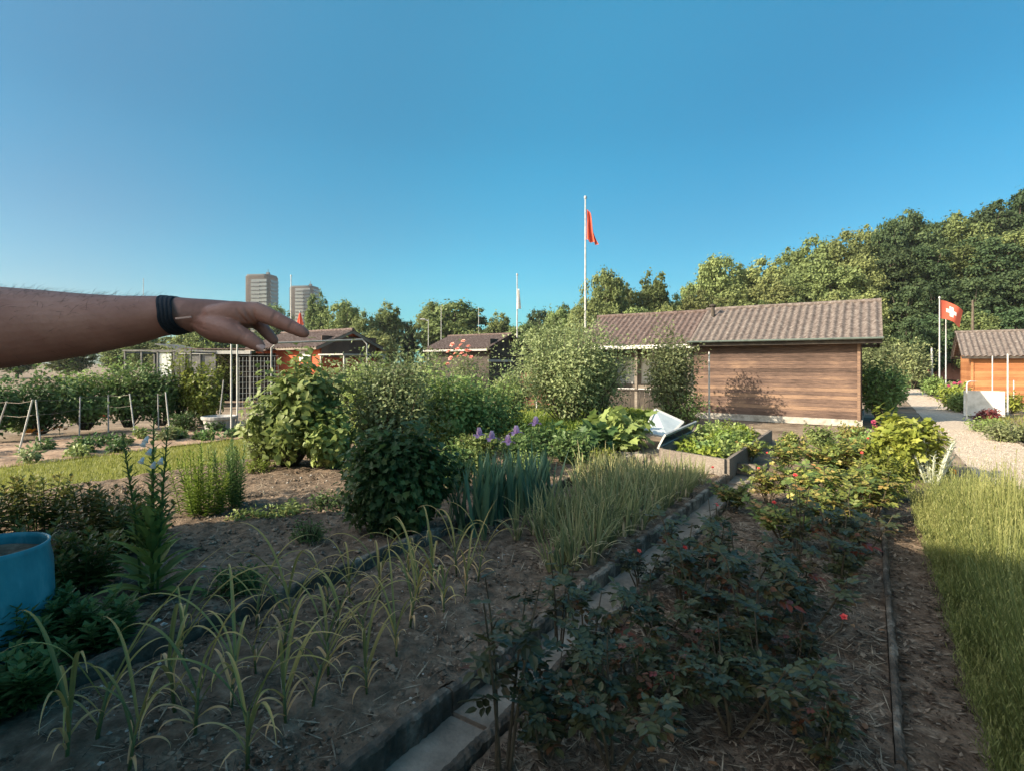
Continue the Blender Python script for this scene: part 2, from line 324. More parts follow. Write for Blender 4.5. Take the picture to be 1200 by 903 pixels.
M['onion'] = leafmat('onion_leaf', [(0.104, 0.15, 0.089), (0.221, 0.242, 0.101), (0.468, 0.415, 0.202), (0.65, 0.507, 0.354)], trans=.3, tint=.12)
M['iris_leaf'] = leafmat('iris_leaf', [(0.076, 0.15, 0.101), (0.119, 0.21, 0.121), (0.187, 0.27, 0.135)], trans=.25, tint=.1)
M['iris_petal'] = leafmat('iris_petal', [(.44, .22, .46), (.58, .36, .58), (.72, .54, .7)], trans=.4, tint=.1)
M['petal_red'] = leafmat('petal_red', [(.6, .04, .05), (.8, .10, .09), (.85, .2, .15)], trans=.35, tint=.1)
M['petal_salmon'] = leafmat('petal_salmon', [(.75, .26, .2), (.85, .38, .29), (.88, .5, .4)], trans=.35, tint=.1)
M['petal_orange'] = leafmat('petal_orange', [(.8, .28, .03), (.9, .4, .06)], trans=.35, tint=.1)
M['petal_yellow'] = leafmat('petal_yellow', [(.75, .55, .04), (.85, .66, .1)], trans=.35, tint=.1)
M['petal_magenta'] = leafmat('petal_magenta', [(.38, .05, .12), (.5, .1, .18)], trans=.35, tint=.1)
M['petal_white'] = leafmat('petal_white', [(.75, .7, .66), (.85, .82, .78)], trans=.3, tint=.05)
M['lavender'] = leafmat('lavender_leaf', [(0.089, 0.114, 0.045), (0.135, 0.164, 0.05), (0.207, 0.228, 0.065), (0.3, 0.292, 0.109)], trans=.3, tint=0)
M['grass'] = leafmat('grass_blade', [(.11, .13, .022), (.18, .2, .032), (.26, .27, .05), (.34, .32, .1)], trans=.4, tint=0)
M['silver'] = leafmat('silver_leaf', [(.38, .40, .30), (.52, .54, .42), (.62, .63, .52)], trans=.2, tint=0)
M['dryleaf'] = leafmat('dry_leaf', [(.14, .06, .03), (.28, .14, .06), (.42, .28, .14)], trans=.1, tint=0)
M['redleaf'] = leafmat('red_leaf', [(.10, .03, .03), (.16, .05, .045), (.2, .08, .05)])
M['peony'] = leafmat('peony_leaf', [(0.05, 0.073, 0.019), (0.091, 0.117, 0.029), (0.149, 0.167, 0.038), (0.263, 0.189, 0.054)], trans=.3)
M['foxleaf'] = leafmat('foxglove_leaf', [(0.093, 0.147, 0.04), (0.16, 0.216, 0.053), (0.243, 0.293, 0.073), (0.374, 0.362, 0.106)], trans=.25, rough=.7)
M['lily'] = leafmat('lily_leaf', [(0.081, 0.132, 0.02), (0.149, 0.209, 0.03), (0.23, 0.286, 0.045), (0.299, 0.33, 0.07)], trans=.4)

# ------------------------------------------------------------------ hill and ground
def hill(x, y):
    a = np.clip((x-14+.15*y)*.20, 0, 40); s = np.clip((y-34)/26, 0, 1); s = s*s*(3-2*s)
    return np.minimum(a*s, 26)*1.0
def sheet(name, xs, ys, zf, mat, frame=None, smooth=True):
    gx, gy = np.meshgrid(xs, ys, indexing='ij'); n, m = gx.shape
    if frame: X = u[0]*gx+v[0]*gy; Y = u[1]*gx+v[1]*gy
    else: X, Y = gx, gy
    Z = zf(X, Y, gx, gy) if callable(zf) else np.full_like(X, zf)
    idx = np.arange(n*m).reshape(n, m)
    f = np.stack([idx[:-1, :-1], idx[1:, :-1], idx[1:, 1:], idx[:-1, 1:]], -1).reshape(-1, 4)
    b = MB(); b.raw(np.stack([X, Y, Z], -1), f, np.full(len(f), 4)); o = b.build(name, mat, smooth=smooth)
    return struct(o)
far = np.concatenate([-np.geomspace(2500, 60, 14), np.linspace(-50, 120, 90), np.geomspace(130, 2500, 14)])
fy = np.concatenate([-np.geomspace(2500, 40, 10), np.linspace(-30, 140, 90), np.geomspace(150, 2500, 14)])
sheet('ground', far, fy, lambda X, Y, a, b: hill(X, Y)-.10+.02*fbm(X*.5, Y*.5)*(Y < 30), M['earth'])
sheet('wooded_hillside', np.linspace(10, 130, 60), np.linspace(34, 140, 60), lambda X, Y, a, b: hill(X, Y)-.06, M['hill'])
def bed(name, U0, U1, V0, V1, z, mat, res=.03, amp=.05, fr=5., edge=True):
    nu = int((U1-U0)/res)+1; nv = int((V1-V0)/res)+1
    return sheet(name, np.linspace(U0, U1, nu), np.linspace(V0, V1, nv), lambda X, Y, a, b: z+amp*fbm(a*fr, b*fr, 5)+.35*amp*fbm(a*fr*5, b*fr*5, 3), mat, frame=True)
bed('garlic_bed_soil', -.6, 8.5, 1.76, 3.27, 0, M['soil'], .022, .07)
bed('left_bed_soil', -.8, 9.0, 3.36, 8.5, .05, M['soil'], .035, .07)
bed('rose_bed_soil', -.8, 9.6, -.08, 1.33, -.01, M['soil'], .022, .06)
bed('soil_walkway', -.8, 10, -.45, -.12, -.04, M['soil'], .022, .04)
bed('lavender_bed_soil', -.8, 9.8, -1.26, -.45, -.02, M['soil'], .05, .04)
bed('cross_walkway', 8.75, 16.4, -.9, 8.5, -.03, M['earth'], .08, .05)
bed('dry_vegetable_bed', -6, 19, 11.2, 14.6, 0, M['drybed'], .07, .09, 3)
bed('lawn', -6, 24, 8.55, 11.15, .0, M['turf'], .08, .04, 2)
bed('strawberry_strip_soil', 9.5, 16.5, 4.4, 8.5, .0, M['earth'], .1, .05)
bed('gravel_path', 0, 60, -2.5, -1.28, -.02, M['gravel'], .06, .02, 3)
bed('right_bed_soil', 3, 29, -7.5, -2.6, 0, M['earth'], .1, .06, 2)
bed('path_side_soil', 10, 45, -1.26, -.2, -.01, M['earth'], .1, .06, 2)
# concrete garden path between the two front beds, in slabs
b = MB()
for k in range(10):
    U0 = -1+k*1.0; z0 = -.085+.008*math.sin(k*2.3)
    b.box(P2(U0+.5, 1.545, z0-.03), (.985, .30, .06), (u, v, (0, 0, 1)), rnd=random.random())
struct(b.build('concrete_path', M['concrete']))
def kerb(name, U0, U1, V, wd, z0, z1, seg=1.0, mat='kerb', wob=.006):
    b = MB(); k = 0; U = U0
    while U < U1:
        L = min(seg, U1-U); n = 44
        us = np.linspace(U+.006, U+L-.006, n); off = random.uniform(-wob, wob); dz = random.uniform(-.012, .012)
        vs = []; 
        for uu in us:
            w1 = .012*fbm(np.array([uu*9.+V*31]), np.array([3.1]), 4)[0]*2; j = [random.uniform(-1, 1)*.004+w1*q_ for q_ in (1, 1, .8, .8, 1, 1)]
            vs += [P2(uu, V-wd/2+off+j[0], z0), P2(uu, V-wd/2+off+j[1], z1+dz-.012+j[2]), P2(uu, V-wd/2+.012+off, z1+dz+j[3]), P2(uu, V+wd/2-.012+off, z1+dz+j[4]), P2(uu, V+wd/2+off, z1+dz-.012+j[5]), P2(uu, V+wd/2+off, z0)]
        fs = [(i*6+q, i*6+q+1, (i+1)*6+q+1, (i+1)*6+q) for i in range(n-1) for q in range(5)]+[(0, 1, 2, 3, 4, 5), tuple((n-1)*6+q for q in range(5, -1, -1))]
        b.poly(vs, fs, rnd=random.random()); U += L
    return struct(b.build(name, M[mat]))
kerb('garlic_bed_kerb', -1, 8.6, 1.715, .06, -.12, .035)
kerb('left_bed_kerb', -1, 9, 3.315, .06, -.05, .10)
kerb('rose_bed_kerb', -1, 9.6, -.10, .035, -.06, .035, .9)
kerb('rose_path_kerb', -1, 9.2, 1.365, .05, -.12, .03, .8)
kerb('gravel_path_kerb', 13, 45, -1.27, .05, -.05, .0, 1.)
kerb('gravel_path_kerb', 4, 45, -2.53, .05, -.05, .02, 1.)
b = MB()
for k in range(9): b.box(P2(8.62, 1.4+.8*k+.4, .03), (.06, .785, .16), (u, v, (0, 0, 1)), rnd=random.random())
struct(b.build('cross_kerb', M['kerb']))

def scatter(name, n, U0, U1, V0, V1, z, smin, smax, mat, flat=.6, aniso=1., pw=1.6, lab=''):
    t = rng.random(n)**pw; U = U0+(U1-U0)*t; Vv = V0+(V1-V0)*rng.random(n)
    P = u*U[:, None]+v*Vv[:, None]; P[:, 2] = z
    oc = np.array([(1, 0, 0), (0, 1, 0), (-1, 0, 0), (0, -1, 0), (.2, .1, 1), (-.1, .1, -1)], float)
    if aniso > 5: oc = oc*np.array([1, .35, 1])
    s = smin+(smax-smin)*rng.random(n)**2.5; a = rng.random(n)*6.28
    jit = 1+.5*(rng.random((n, 6, 3))-.5)
    vs = oc[None]*jit*s[:, None, None]; vs[..., 2] *= flat; vs[..., 0] *= aniso
    tz = (rng.random(n)-.5)*(.8 if aniso > 1 else .3); vs[..., 2] += vs[..., 0]*tz[:, None]
    c, sn = np.cos(a)[:, None], np.sin(a)[:, None]
    x = vs[..., 0]*c-vs[..., 1]*sn; y = vs[..., 0]*sn+vs[..., 1]*c
    vs = np.stack([x, y, vs[..., 2]], -1)+P[:, None]
    f = np.array([(0, 1, 4), (1, 2, 4), (2, 3, 4), (3, 0, 4), (1, 0, 5), (2, 1, 5), (3, 2, 5), (0, 3, 5)])
    b = MB(); b.raw(vs, f.ravel()[None]+(np.arange(n)*6)[:, None], np.full(n*8, 3), np.repeat(rng.random(n), 6))
    o = b.build(name, M[mat]); return T(o, lab, 'ground litter', kind='stuff')
scatter('soil_clods', 9000, .6, 8, 1.78, 3.25, .0, .004, .022, 'clod', lab='dark crumbly clods of soil in the garlic bed')
scatter('soil_clods', 9000, 1.2, 8, 3.4, 8, .05, .005, .03, 'clod', lab='dark crumbly clods of soil in the left bed')
scatter('wood_chips', 13000, .8, 8.5, -.06, 1.3, .005, .004, .013, 'chip', .25, 3., lab='brown wood chip mulch under the rose bushes')
scatter('wood_chips', 3500, .8, 8.5, -.42, -.13, -.03, .003, .012, 'chip', .25, 2.5, lab='brown litter of chips on the walkway beside the lavender')
scatter('straw_fibres', 16000, .8, 8.5, -.06, 1.3, .012, .002, .008, 'straw', .10, 9., lab='pale thin fibres of mulch on the rose bed')
scatter('straw_fibres', 2500, .8, 8.0, 1.8, 3.2, .012, .004, .014, 'straw', .10, 7., lab='pale bits of straw on the garlic bed')
scatter('straw_fibres', 3000, 1.5, 9, 3.4, 7.5, .065, .006, .018, 'straw', .10, 7., lab='pale bits of straw on the left bed')
scatter('pebbles', 500, .8, 8, 1.78, 3.25, .01, .003, .014, 'pebble', .7, lab='small pale stones lying in the garlic bed')
scatter('pebbles', 26000, 4, 17, -2.48, -1.25, -.012, .003, .011, 'pathstone', .7, pw=1.3, lab='pale loose gravel covering the path')
scatter('pebbles', 260, 1.5, 9, 3.4, 7, .06, .006, .025, 'pebble', .7, lab='small pale stones lying in the left bed')

# lawn grass
n = 52000; U = -5+22*rng.random(n)**.9; Vv = 8.5+2.7*rng.random(n)
P = u*U[:, None]+v*Vv[:, None]
b = MB(); b.ribbons(P, rng.random(n)*6.28, rng.random(n)*.7, rng.random(n)*.9, .04+.05*rng.random(n), .006, 2, rng.random(n), across=2)
T(b.build('lawn_grass', M['grass']), 'sunlit strip of short yellow green grass behind the beds', 'grass', kind='stuff')
# lavender strip
n = 24000; U = .3+6.9*rng.random(n)**1.15; Vv = -1.24+.80*rng.random(n); U = U-.35*np.clip((-.44-Vv)/.8, 0, 1)*(U > 6)
cu = np.floor(U/.34); cv_ = np.floor((Vv+.17*(cu % 2))/.34); jx = vnoise(cu*3.3+7, cv_*5.1); du = U/.34-cu-.5; dv = (Vv+.17*(cu % 2))/.34-cv_-.5; rc_ = np.sqrt(du**2+dv**2)
cl = np.clip(1.15-rc_*1.3, .25, 1)*(.7+.6*jx); keep = rng.random(n) < .35+.8*cl; U, Vv, cl, du, dv, jx = (x[keep] for x in (U, Vv, cl, du, dv, jx)); n = len(U)
P = u*U[:, None]+v*Vv[:, None]
edge = np.clip((Vv+1.24)/.15, .45, 1)*np.clip((-.42-Vv)/.22, .5, 1)
H = (.25+.26*cl+.10*rng.random(n))*edge; tall = rng.random(n) < .06; H = H*np.where(tall, 1.3, 1)
out = u[None]*du[:, None]+v[None]*dv[:, None]; az = np.arctan2(out[:, 1], out[:, 0])+rng.normal(0, .7, n)
ln = .04+.45*np.sqrt(du**2+dv**2)*rng.random(n)+.1*rng.random(n); az = np.where(rng.random(n) < np.clip((Vv+.8)/.3, 0, 1), math.atan2(v[1], v[0])+rng.normal(0, .6, n), az); ln = ln+.35*np.clip((Vv+.8)/.3, 0, 1)
b = MB(); rr = np.clip(rng.random(n)*.45+.35*jx, 0, .8)
b.ribbons(P, az, ln, .25*rng.random(n), H, .0034, 3, rr, rr+.2, across=2, basew=1, tipw=.6)
hh = np.stack([np.cos(az), np.sin(az), 0*az], 1)
for k in range(7):
    t = .35+.1*k+.06*rng.random(n); pos = P+hh*(np.sin(ln)*H*t)[:, None]; pos[:, 2] = np.cos(ln)*H*t
    a2 = rng.random(n)*6.28; D = np.stack([np.cos(a2)*.38, np.sin(a2)*.38, np.full(n, .9)], 1)
    b.leaves(pos, D, rng.normal(0, 1, (n, 3)), .024+.018*rng.random(n), .0034, np.clip(rr+.2*t+rng.normal(0, .12, n), 0, 1), 'quad')
k_ = rng.random(n) < .11; q_ = P[k_]; az2 = az[k_]; l2 = ln[k_]*.6; h2 = H[k_]*(1.08+.22*rng.random(k_.sum()))
b.ribbons(q_, az2, l2, 0., h2, .003, 2, .7, .9, across=2, basew=1, tipw=.9)
tp_ = q_+np.stack([np.cos(az2)*np.sin(l2)*h2, np.sin(az2)*np.sin(l2)*h2, np.cos(l2)*h2], 1)
for t_ in range(4):
    a2 = rng.random(len(tp_))*6.28; b.leaves(tp_-np.array([0, 0, .009])*t_, np.stack([np.cos(a2)*.3, np.sin(a2)*.3, 1+0*a2], 1), rng.normal(0, 1, (len(tp_), 3)), .016, .007, .9, 'quad')
T(b.build('lavender', M['lavender']), 'thick strip of narrow leaved lavender along the gravel path, half in shade', 'lavender', kind='stuff')

# ------------------------------------------------------------------ sheds
def shed(name, label, corner, length, depth, ze, zr, wall, roofm, over=(.4, .45, .45), wave=.19, board=.14, cat='shed', gapless=True, front=True, gables=(True, True), z0=0., trim=None, found=.0, group=None):
    """corner = front right wall corner (towards -v); front wall runs along +v, depth along +u, ridge parallel to the front."""
    corner = np.array(corner, float); root = empty(name, corner, label, cat, group)
    L = lambda a, d, z: u*d+v*a+np.array([0, 0, z])
    zm = np.array([0, 0, 1.]); wb = MB(); nb = int((ze-z0-found)/board)+1; bh = (ze-z0-found)/nb
    for k in range(nb):
        zc = z0+found+bh*(k+.5); r = random.random()
        if front:
            b0 = L(0, .0, zc-bh/2); vs = [L(0, -.013, zc-bh/2), L(length, -.013, zc-bh/2), L(length, -.004, zc+bh/2), L(0, -.004, zc+bh/2), L(0, .02, zc-bh/2), L(length, .02, zc-bh/2), L(length, .02, zc+bh/2), L(0, .02, zc+bh/2)]
            wb.poly(vs, [(0, 3, 2, 1), (0, 1, 5, 4), (3, 7, 6, 2), (4, 5, 6, 7), (0, 4, 7, 3), (1, 2, 6, 5)], rnd=r)
        for side, on in zip((0, 1), gables):
            if on: wb.box(L(length*side+(.008 if side == 0 else -.008), depth/2, zc), (depth-.05, .016, bh-.004), (u, v, zm), rnd=r)
        wb.box(L(length/2, depth, zc), (.03, length, bh-.003), (u, v, zm), rnd=r)
    # gable triangles
    for side, on in zip((0, 1), gables):
        if on:
            a = length*side+(.004 if side == 0 else -.004); a2 = a+(.02 if side == 0 else -.02)
            vs = [L(a, 0, ze), L(a, depth, ze), L(a, depth/2, zr-.04), L(a2, 0, ze), L(a2, depth, ze), L(a2, depth/2, zr-.04)]
            wb.poly(vs, [(0, 1, 2), (5, 4, 3), (0, 3, 4, 1), (1, 4, 5, 2), (2, 5, 3, 0)], rnd=.3)
    wb.build('wall', wall, root)
    # corrugated roof, two slopes, with thickness
    of, osd, osl = over; half = depth/2; sl = (zr-ze)/half
    rb = MB(); A0 = -osd; A1 = length+osl; na = int((A1-A0)/wave*8)+1
    as_ = np.linspace(A0, A1, na); ds = np.linspace(-of, half, 7)
    for sgn in (0, 1):
        ga, gd = np.meshgrid(as_, ds, indexing='ij'); amp = .026
        z = ze+.07+gd*sl+amp*np.sin(ga/wave*2*np.pi)-.006*(gd > half*.5)
        dd = gd if sgn == 0 else depth-gd
        top = u*dd[..., None]+v*ga[..., None]; top[..., 2] = z; bot = top.copy(); bot[..., 2] -= .012
        nn_, mm_ = ga.shape; idx = np.arange(nn_*mm_).reshape(nn_, mm_)
        q = np.stack([idx[:-1, :-1], idx[1:, :-1], idx[1:, 1:], idx[:-1, 1:]], -1).reshape(-1, 4)
        rb.raw(top, q if sgn else q[:, ::-1], np.full(len(q), 4)); rb.raw(bot, q if not sgn else q[:, ::-1], np.full(len(q), 4))
        k = nn_*mm_
        vs = np.concatenate([top.reshape(-1, 3), bot.reshape(-1, 3)])
        e = [(idx[i, 0], idx[i+1, 0], idx[i+1, 0]+k, idx[i, 0]+k) for i in range(nn_-1)]+[(idx[0, j], idx[0, j+1], idx[0, j+1]+k, idx[0, j]+k) for j in range(mm_-1)]+[(idx[-1, j], idx[-1, j+1], idx[-1, j+1]+k, idx[-1, j]+k) for j in range(mm_-1)]
        rb.poly(vs, e)
    rf = rb.build('roof', roofm, root, smooth=True)
    cp = MB()   # ridge cap of overlapping pieces
    na = max(2, int((A1-A0)/.95))
    for i in range(na):
        a0 = A0+(A1-A0)*i/na; a1 = A0+(A1-A0)*(i+1)/na+.03
        cp.tube([L(a0, half, zr+.06), L(a1, half, zr+.068)], [.075, .062], 10, rnd=random.random())
    cp.build('ridge_cap', roofm, rf)
    tb = MB(); tr = trim or M['darkwood']
    tb.box(L((A0+A1)/2, -of+.05, ze-of*sl+.0), (.025, A1-A0-.02, .10), (u, v, zm))
    tb.box(L((A0+A1)/2, depth+of-.05, ze-of*sl+.0), (.025, A1-A0-.02, .10), (u, v, zm))
    for a in (A0+.03, A1-.03):
        for s_ in (0, 1):
            d0, d1 = (-of+.08, half-.01) if s_ == 0 else (depth+of-.08, half+.01)
            tb.bar(L(a, d0, ze-.045-(of-.08)*sl+.0), L(a, d1, zr-.05), .025, .11)
    tb.build('fascia', tr, root)
    return root, L
# -- the main brown shed (two roof sections)
corner = np.array([9.07, 14.0, 0.])
main, L = shed('wooden_shed', 'long brown board shed with grey corrugated roof in the middle of the garden', corner, 4.25, 3.6, 2.38, 3.32, M['wood'], M['roof'], over=(.42, .48, .04), z0=0, found=.14, board=.105, cat='shed')
f = MB(); f.box(L(2.1, 1.8, .05), (3.64, 4.3, .18), (u, v, (0, 0, 1))); f.build('foundation', M['foundation'], main)
g = MB(); gz = 2.24
ga = np.linspace(-.5, 4.32, 2); 
pr = [(math.cos(t)*.055, math.sin(t)*.055) for t in np.linspace(math.pi, 2*math.pi, 8)]
vs = []; 
for a in ga:
    for dx, dz in pr: vs.append(L(a, -.50+dx, gz+.02+dz))
    for dx, dz in pr[::-1]: vs.append(L(a, -.50+dx*.86, gz+.022+dz*.86))
m_ = 16
g.poly(vs, [(i, (i+1) % m_, m_+(i+1) % m_, m_+i) for i in range(m_)]+[tuple(range(m_))[::-1], tuple(range(m_, 2*m_))])
g.build('gutter', M['gutter'], main)
g = MB(); g.box(L(1.9, -.33, 2.17), (.02, 4.6, .05), (u, v, (0, 0, 1))); g.build('eave_board', M['greywood'], main)
g = MB(); g.box(L(2.12, -.035, 2.29), (.03, 4.22, .17), (u, v, (0, 0, 1))); g.build('eave_shade_strip', M['darkwood'], main)  # dark strip standing in for the shadow band below the eave
g = MB(); g.box(L(.03, -.035, 1.15), (.04, .07, 2.05), (u, v, (0, 0, 1)), rnd=.9); g.box(L(-.022, .03, 1.15), (.08, .03, 2.05), (u, v, (0, 0, 1)), rnd=.2); g.build('corner_post', M['wood'], main)
g = MB(); g.tube([L(4.0, 1.3, 3.0), L(4.0, 1.3, 3.42)], .06); g.lathe(L(4.0, 1.3, 3.42), [(.001, .1), (.11, .06), (.11, .02), (.05, .0)], 12); g.build('chimney_pipe', M['darkwood'], main)
# porch section: open veranda under a second roof
pc = corner+v*4.33+u*.15
porch, L2 = shed('open_porch', 'open veranda under the aged left end of the long corrugated roof', pc, 3.5, 3.3, 2.36, 3.27, M['wood'], M['roofdark'], over=(.42, .04, .4), front=False, gables=(False, True), cat='porch')
g = MB(); g.box(L2(1.75, -.47, 2.12), (.05, 3.85, .12), (u, v, (0, 0, 1))); g.build('gutter', M['white'], porch)
for a in (.1, 1.8, 3.4):
    g = MB(); g.box(L2(a, 0, 1.15), (.09, .09, 2.3), (u, v, (0, 0, 1))); g.build('post', M['greywood'], porch)
g = MB(); g.box(L2(1.75, 1.5, 1.15), (.05, 3.4, 2.3), (u, v, (0, 0, 1))); g.build('back_wall', M['greywood'], porch)
for a in (.75, 1.75, 2.75):
    g = MB(); g.box(L2(a, 1.455, 1.35), (.04, .82, .92), (u, v, (0, 0, 1))); wn = g.build('window', M['white'], porch)
    for e_ in (-.19, .19): g = MB(); g.box(L2(a+e_, 1.43, 1.35), (.02, .34, .78), (u, v, (0, 0, 1))); g.build('pane', M['glass'], wn)
g = MB(); g.box(L2(1.75, .9, .06), (2.2, 3.5, .16), (u, v, (0, 0, 1))); g.build('floor', M['greywood'], porch)
rl = MB()
for a in np.arange(.15, 3.4, .16): rl.box(L2(a, -.03, .42), (.02, .15, .62), (u, v, (0, 0, 1)), rnd=random.random())
rl.box(L2(1.75, -.05, .75), (.05, 3.4, .06), (u, v, (0, 0, 1))); rl.build('railing', M['darkwood'], porch)
# leaning hazy panel, dark trough
t = empty('garden_screen', gp(738, 482), 'tan plastic covered screen leaning upright in front of the porch', 'screen')
lc = gp(740, 484)
g = MB(); e1 = nrm(u*.35+np.array([0, 0, 1.])); e2 = v; e3 = np.cross(e1, e2); c0 = e1*.40
g.box(c0, (.76, 1.25, .012), (e1, e2, e3)); g.build('panel', M['plasticpanel'], t)
g = MB()
for s_ in (-1, 0, 1): g.box(c0+e2*.62*s_, (.82, .04, .03), (e1, e2, e3))
for s_ in (-1, 1): g.box(c0+e1*.39*s_, (.04, 1.20, .032), (e1, e2, e3))
g.build('frame', M['galv'], t)
g = MB(); pcx = gp(700, 480); g.box(pcx+np.array([0, 0, .2]), (.5, .9, .36), (u, v, (0, 0, 1))); g.box(pcx+np.array([0, 0, .40]), (.56, .96, .05), (u, v, (0, 0, 1)))
T(g.build('wooden_trough', M['darkwood']), 'dark wooden trough standing beside the tan screen by the porch', 'trough')
# white pipe in front of the shed
def pole(name, label, cat, base, top, r=.022, mat='galv', group=None):
    base = np.array(base, float); top = np.array(top, float)
    b = MB(); b.tube([base, (base+top)/2, top], [r, r*.95, r*.85], 10)
    return T(b.build(name, M[mat], loc=tuple(base), smooth=False), label, cat, group)
bp_ = gp(831, 494); pole('metal_pipe', 'thin white upright pipe in front of the brown shed door', 'pipe', bp_, bp_+[0, 0, 1.92], .022, 'white')

# -- sheds behind
c2 = np.array([-1.2, 28., 0.])
s2, L3 = shed('garden_hut', 'low hut with brown corrugated roof and dark gable behind the roses', c2, 4.0, 3.4, 2.5, 3.15, M['darkwood'], M['roofdark'], over=(.4, .3, .2), cat='hut')
g = MB(); g.box(L3(-.03, 1.7, 2.45), (3.3, .03, .9), (u, v, (0, 0, 1))); g.build('gable_panel', M['darkwood'], s2)
g = MB(); g.box(L3(-.06, 1.0, 1.75), (2.3, .05, .12), (u, v, (0, 0, 1))); g.box(L3(2, -.44, 2.3), (.06, 4.4, .1), (u, v, (0, 0, 1))); g.build('rail', M['grey'], s2)
c3 = np.array([-7.86, 22., 0.])
s3, L4 = shed('red_hut', 'bright orange red hut with corrugated roof behind the wire trellis', c3, 4.6, 3.0, 2.38, 3.0, M['redwood'], M['roofdark'], over=(.4, .25, .3), cat='hut', trim=M['greywood'])
g = MB(); g.box(L4(.9, -.05, 1.95), (.05, .75, .5), (u, v, (0, 0, 1))); g.build('shutter', M['white'], s3)
g = MB(); g.box(L4(.9, -.05, 1.15), (.05, .6, .9), (u, v, (0, 0, 1))); g.build('window', M['darkglass'], s3)
g = MB(); g.box(L4(-.04, 1.5, 2.3), (2.9, .04, .9), (u, v, (0, 0, 1))); g.build('gable_panel', M['wood'], s3)
# veranda awning right of the red hut
aw = empty('lean_to_shelter', c3-v*.4+u*.6, 'pale lean to shelter on thin posts at the right side of the red hut', 'shelter')
g = MB(); g.box(-v*.9+np.array([0, 0, 1.95]), (2.2, 1.5, .05), (u, v, nrm(np.array([0, 0, 1])+v*.0))); g.build('roof', M['grey'], aw)
for a in (-.2, -1.6):
    for d_ in (-1, 1): g = MB(); g.box(v*a+u*d_+np.array([0, 0, .97]), (.06, .06, 1.94), (u, v, (0, 0, 1))); g.build('post', M['grey'], aw)
g = MB(); g.box(-v*.9+u*.9+np.array([0, 0, .9]), (.04, 1.3, 1.5), (u, v, (0, 0, 1))); g.build('back_wall', M['white'], aw)
# right orange shed
c4 = gp(1138, 470)
cR = c4-v*6.0
s4, L5 = shed('orange_hut', 'orange brown board hut with grey corrugated roof beside the gravel path', cR, 6.0, 3.2, 2.05, 2.95, M['orangewood'], M['roof'], over=(.35, .4, .35), cat='hut', board=.13)
g = MB(); g.box(L5(5.97, -.035, 1.0), (.04, .09, 2.0), (u, v, (0, 0, 1)), rnd=.9); g.build('corner_post', M['orangewood'], s4)
# small red tool sheds further along the path
def smallshed(px, py, wd, h, label, mat):
    c = gp(px, py); root, LL = shed('tool_shed', label, c, wd, wd, h, h+.35*wd, M[mat], M['darkred'], over=(.12, .1, .1), cat='tool shed', board=h, wave=.3)
    g = MB()
    for a in (.2, .5, .8): g.box(LL(wd*a, -.05, h*.48), (.03, wd*.27, h*.9), (u, v, (0, 0, 1)), rnd=a)
    g.build('door', M[mat], root); return root
smallshed(1129, 452, 1.9, 1.75, 'small dull red tool shed right beside the orange brown hut', 'darkred')
smallshed(1096, 448.5, 1.9, 2.0, 'narrow dull red tool shed further down the path behind the white post', 'darkred')
# the shed beside the photographer that throws the long shade
K1 = np.array([-5.0, 4.1, 0.]); K2 = np.array([-2.55, -4.6, 0.])
ax1 = nrm(K2-K1); ln_ = np.linalg.norm(K2-K1); ax2 = np.array([ax1[1], -ax1[0], 0]); 
if ax2[0] > 0: ax2 = -ax2
sd_ = empty('clubhouse', K1, 'brown timber clubhouse beside the photographer whose shade covers the front beds', 'shed')
g = MB()
for k in range(25): g.box(ax1*ln_/2+ax2*1.5+np.array([0, 0, .09+.16*k]), (ln_, 3.0, .157), (ax1, ax2, (0, 0, 1)), rnd=random.random())
g.build('wall', M['wood'], sd_)
g = MB(); vs = []
for a in (-.25, ln_+.25):
    for d_, z in ((-.0, 4.1), (-.0, 4.25), (3.3, 4.15), (3.3, 4.0)): vs.append(ax1*a+ax2*d_+np.array([0, 0, z]))
g.poly(vs, [(0, 1, 2, 3), (7, 6, 5, 4), (0, 4, 5, 1), (1, 5, 6, 2), (2, 6, 7, 3), (3, 7, 4, 0)]); g.build('roof', M['roof'], sd_)
g = MB(); g.box(ax1*2-ax2*.02+np.array([0, 0, 1.0]), (.85, .05, 2.0), (ax1, ax2, (0, 0, 1))); g.build('door', M['darkwood'], sd_)

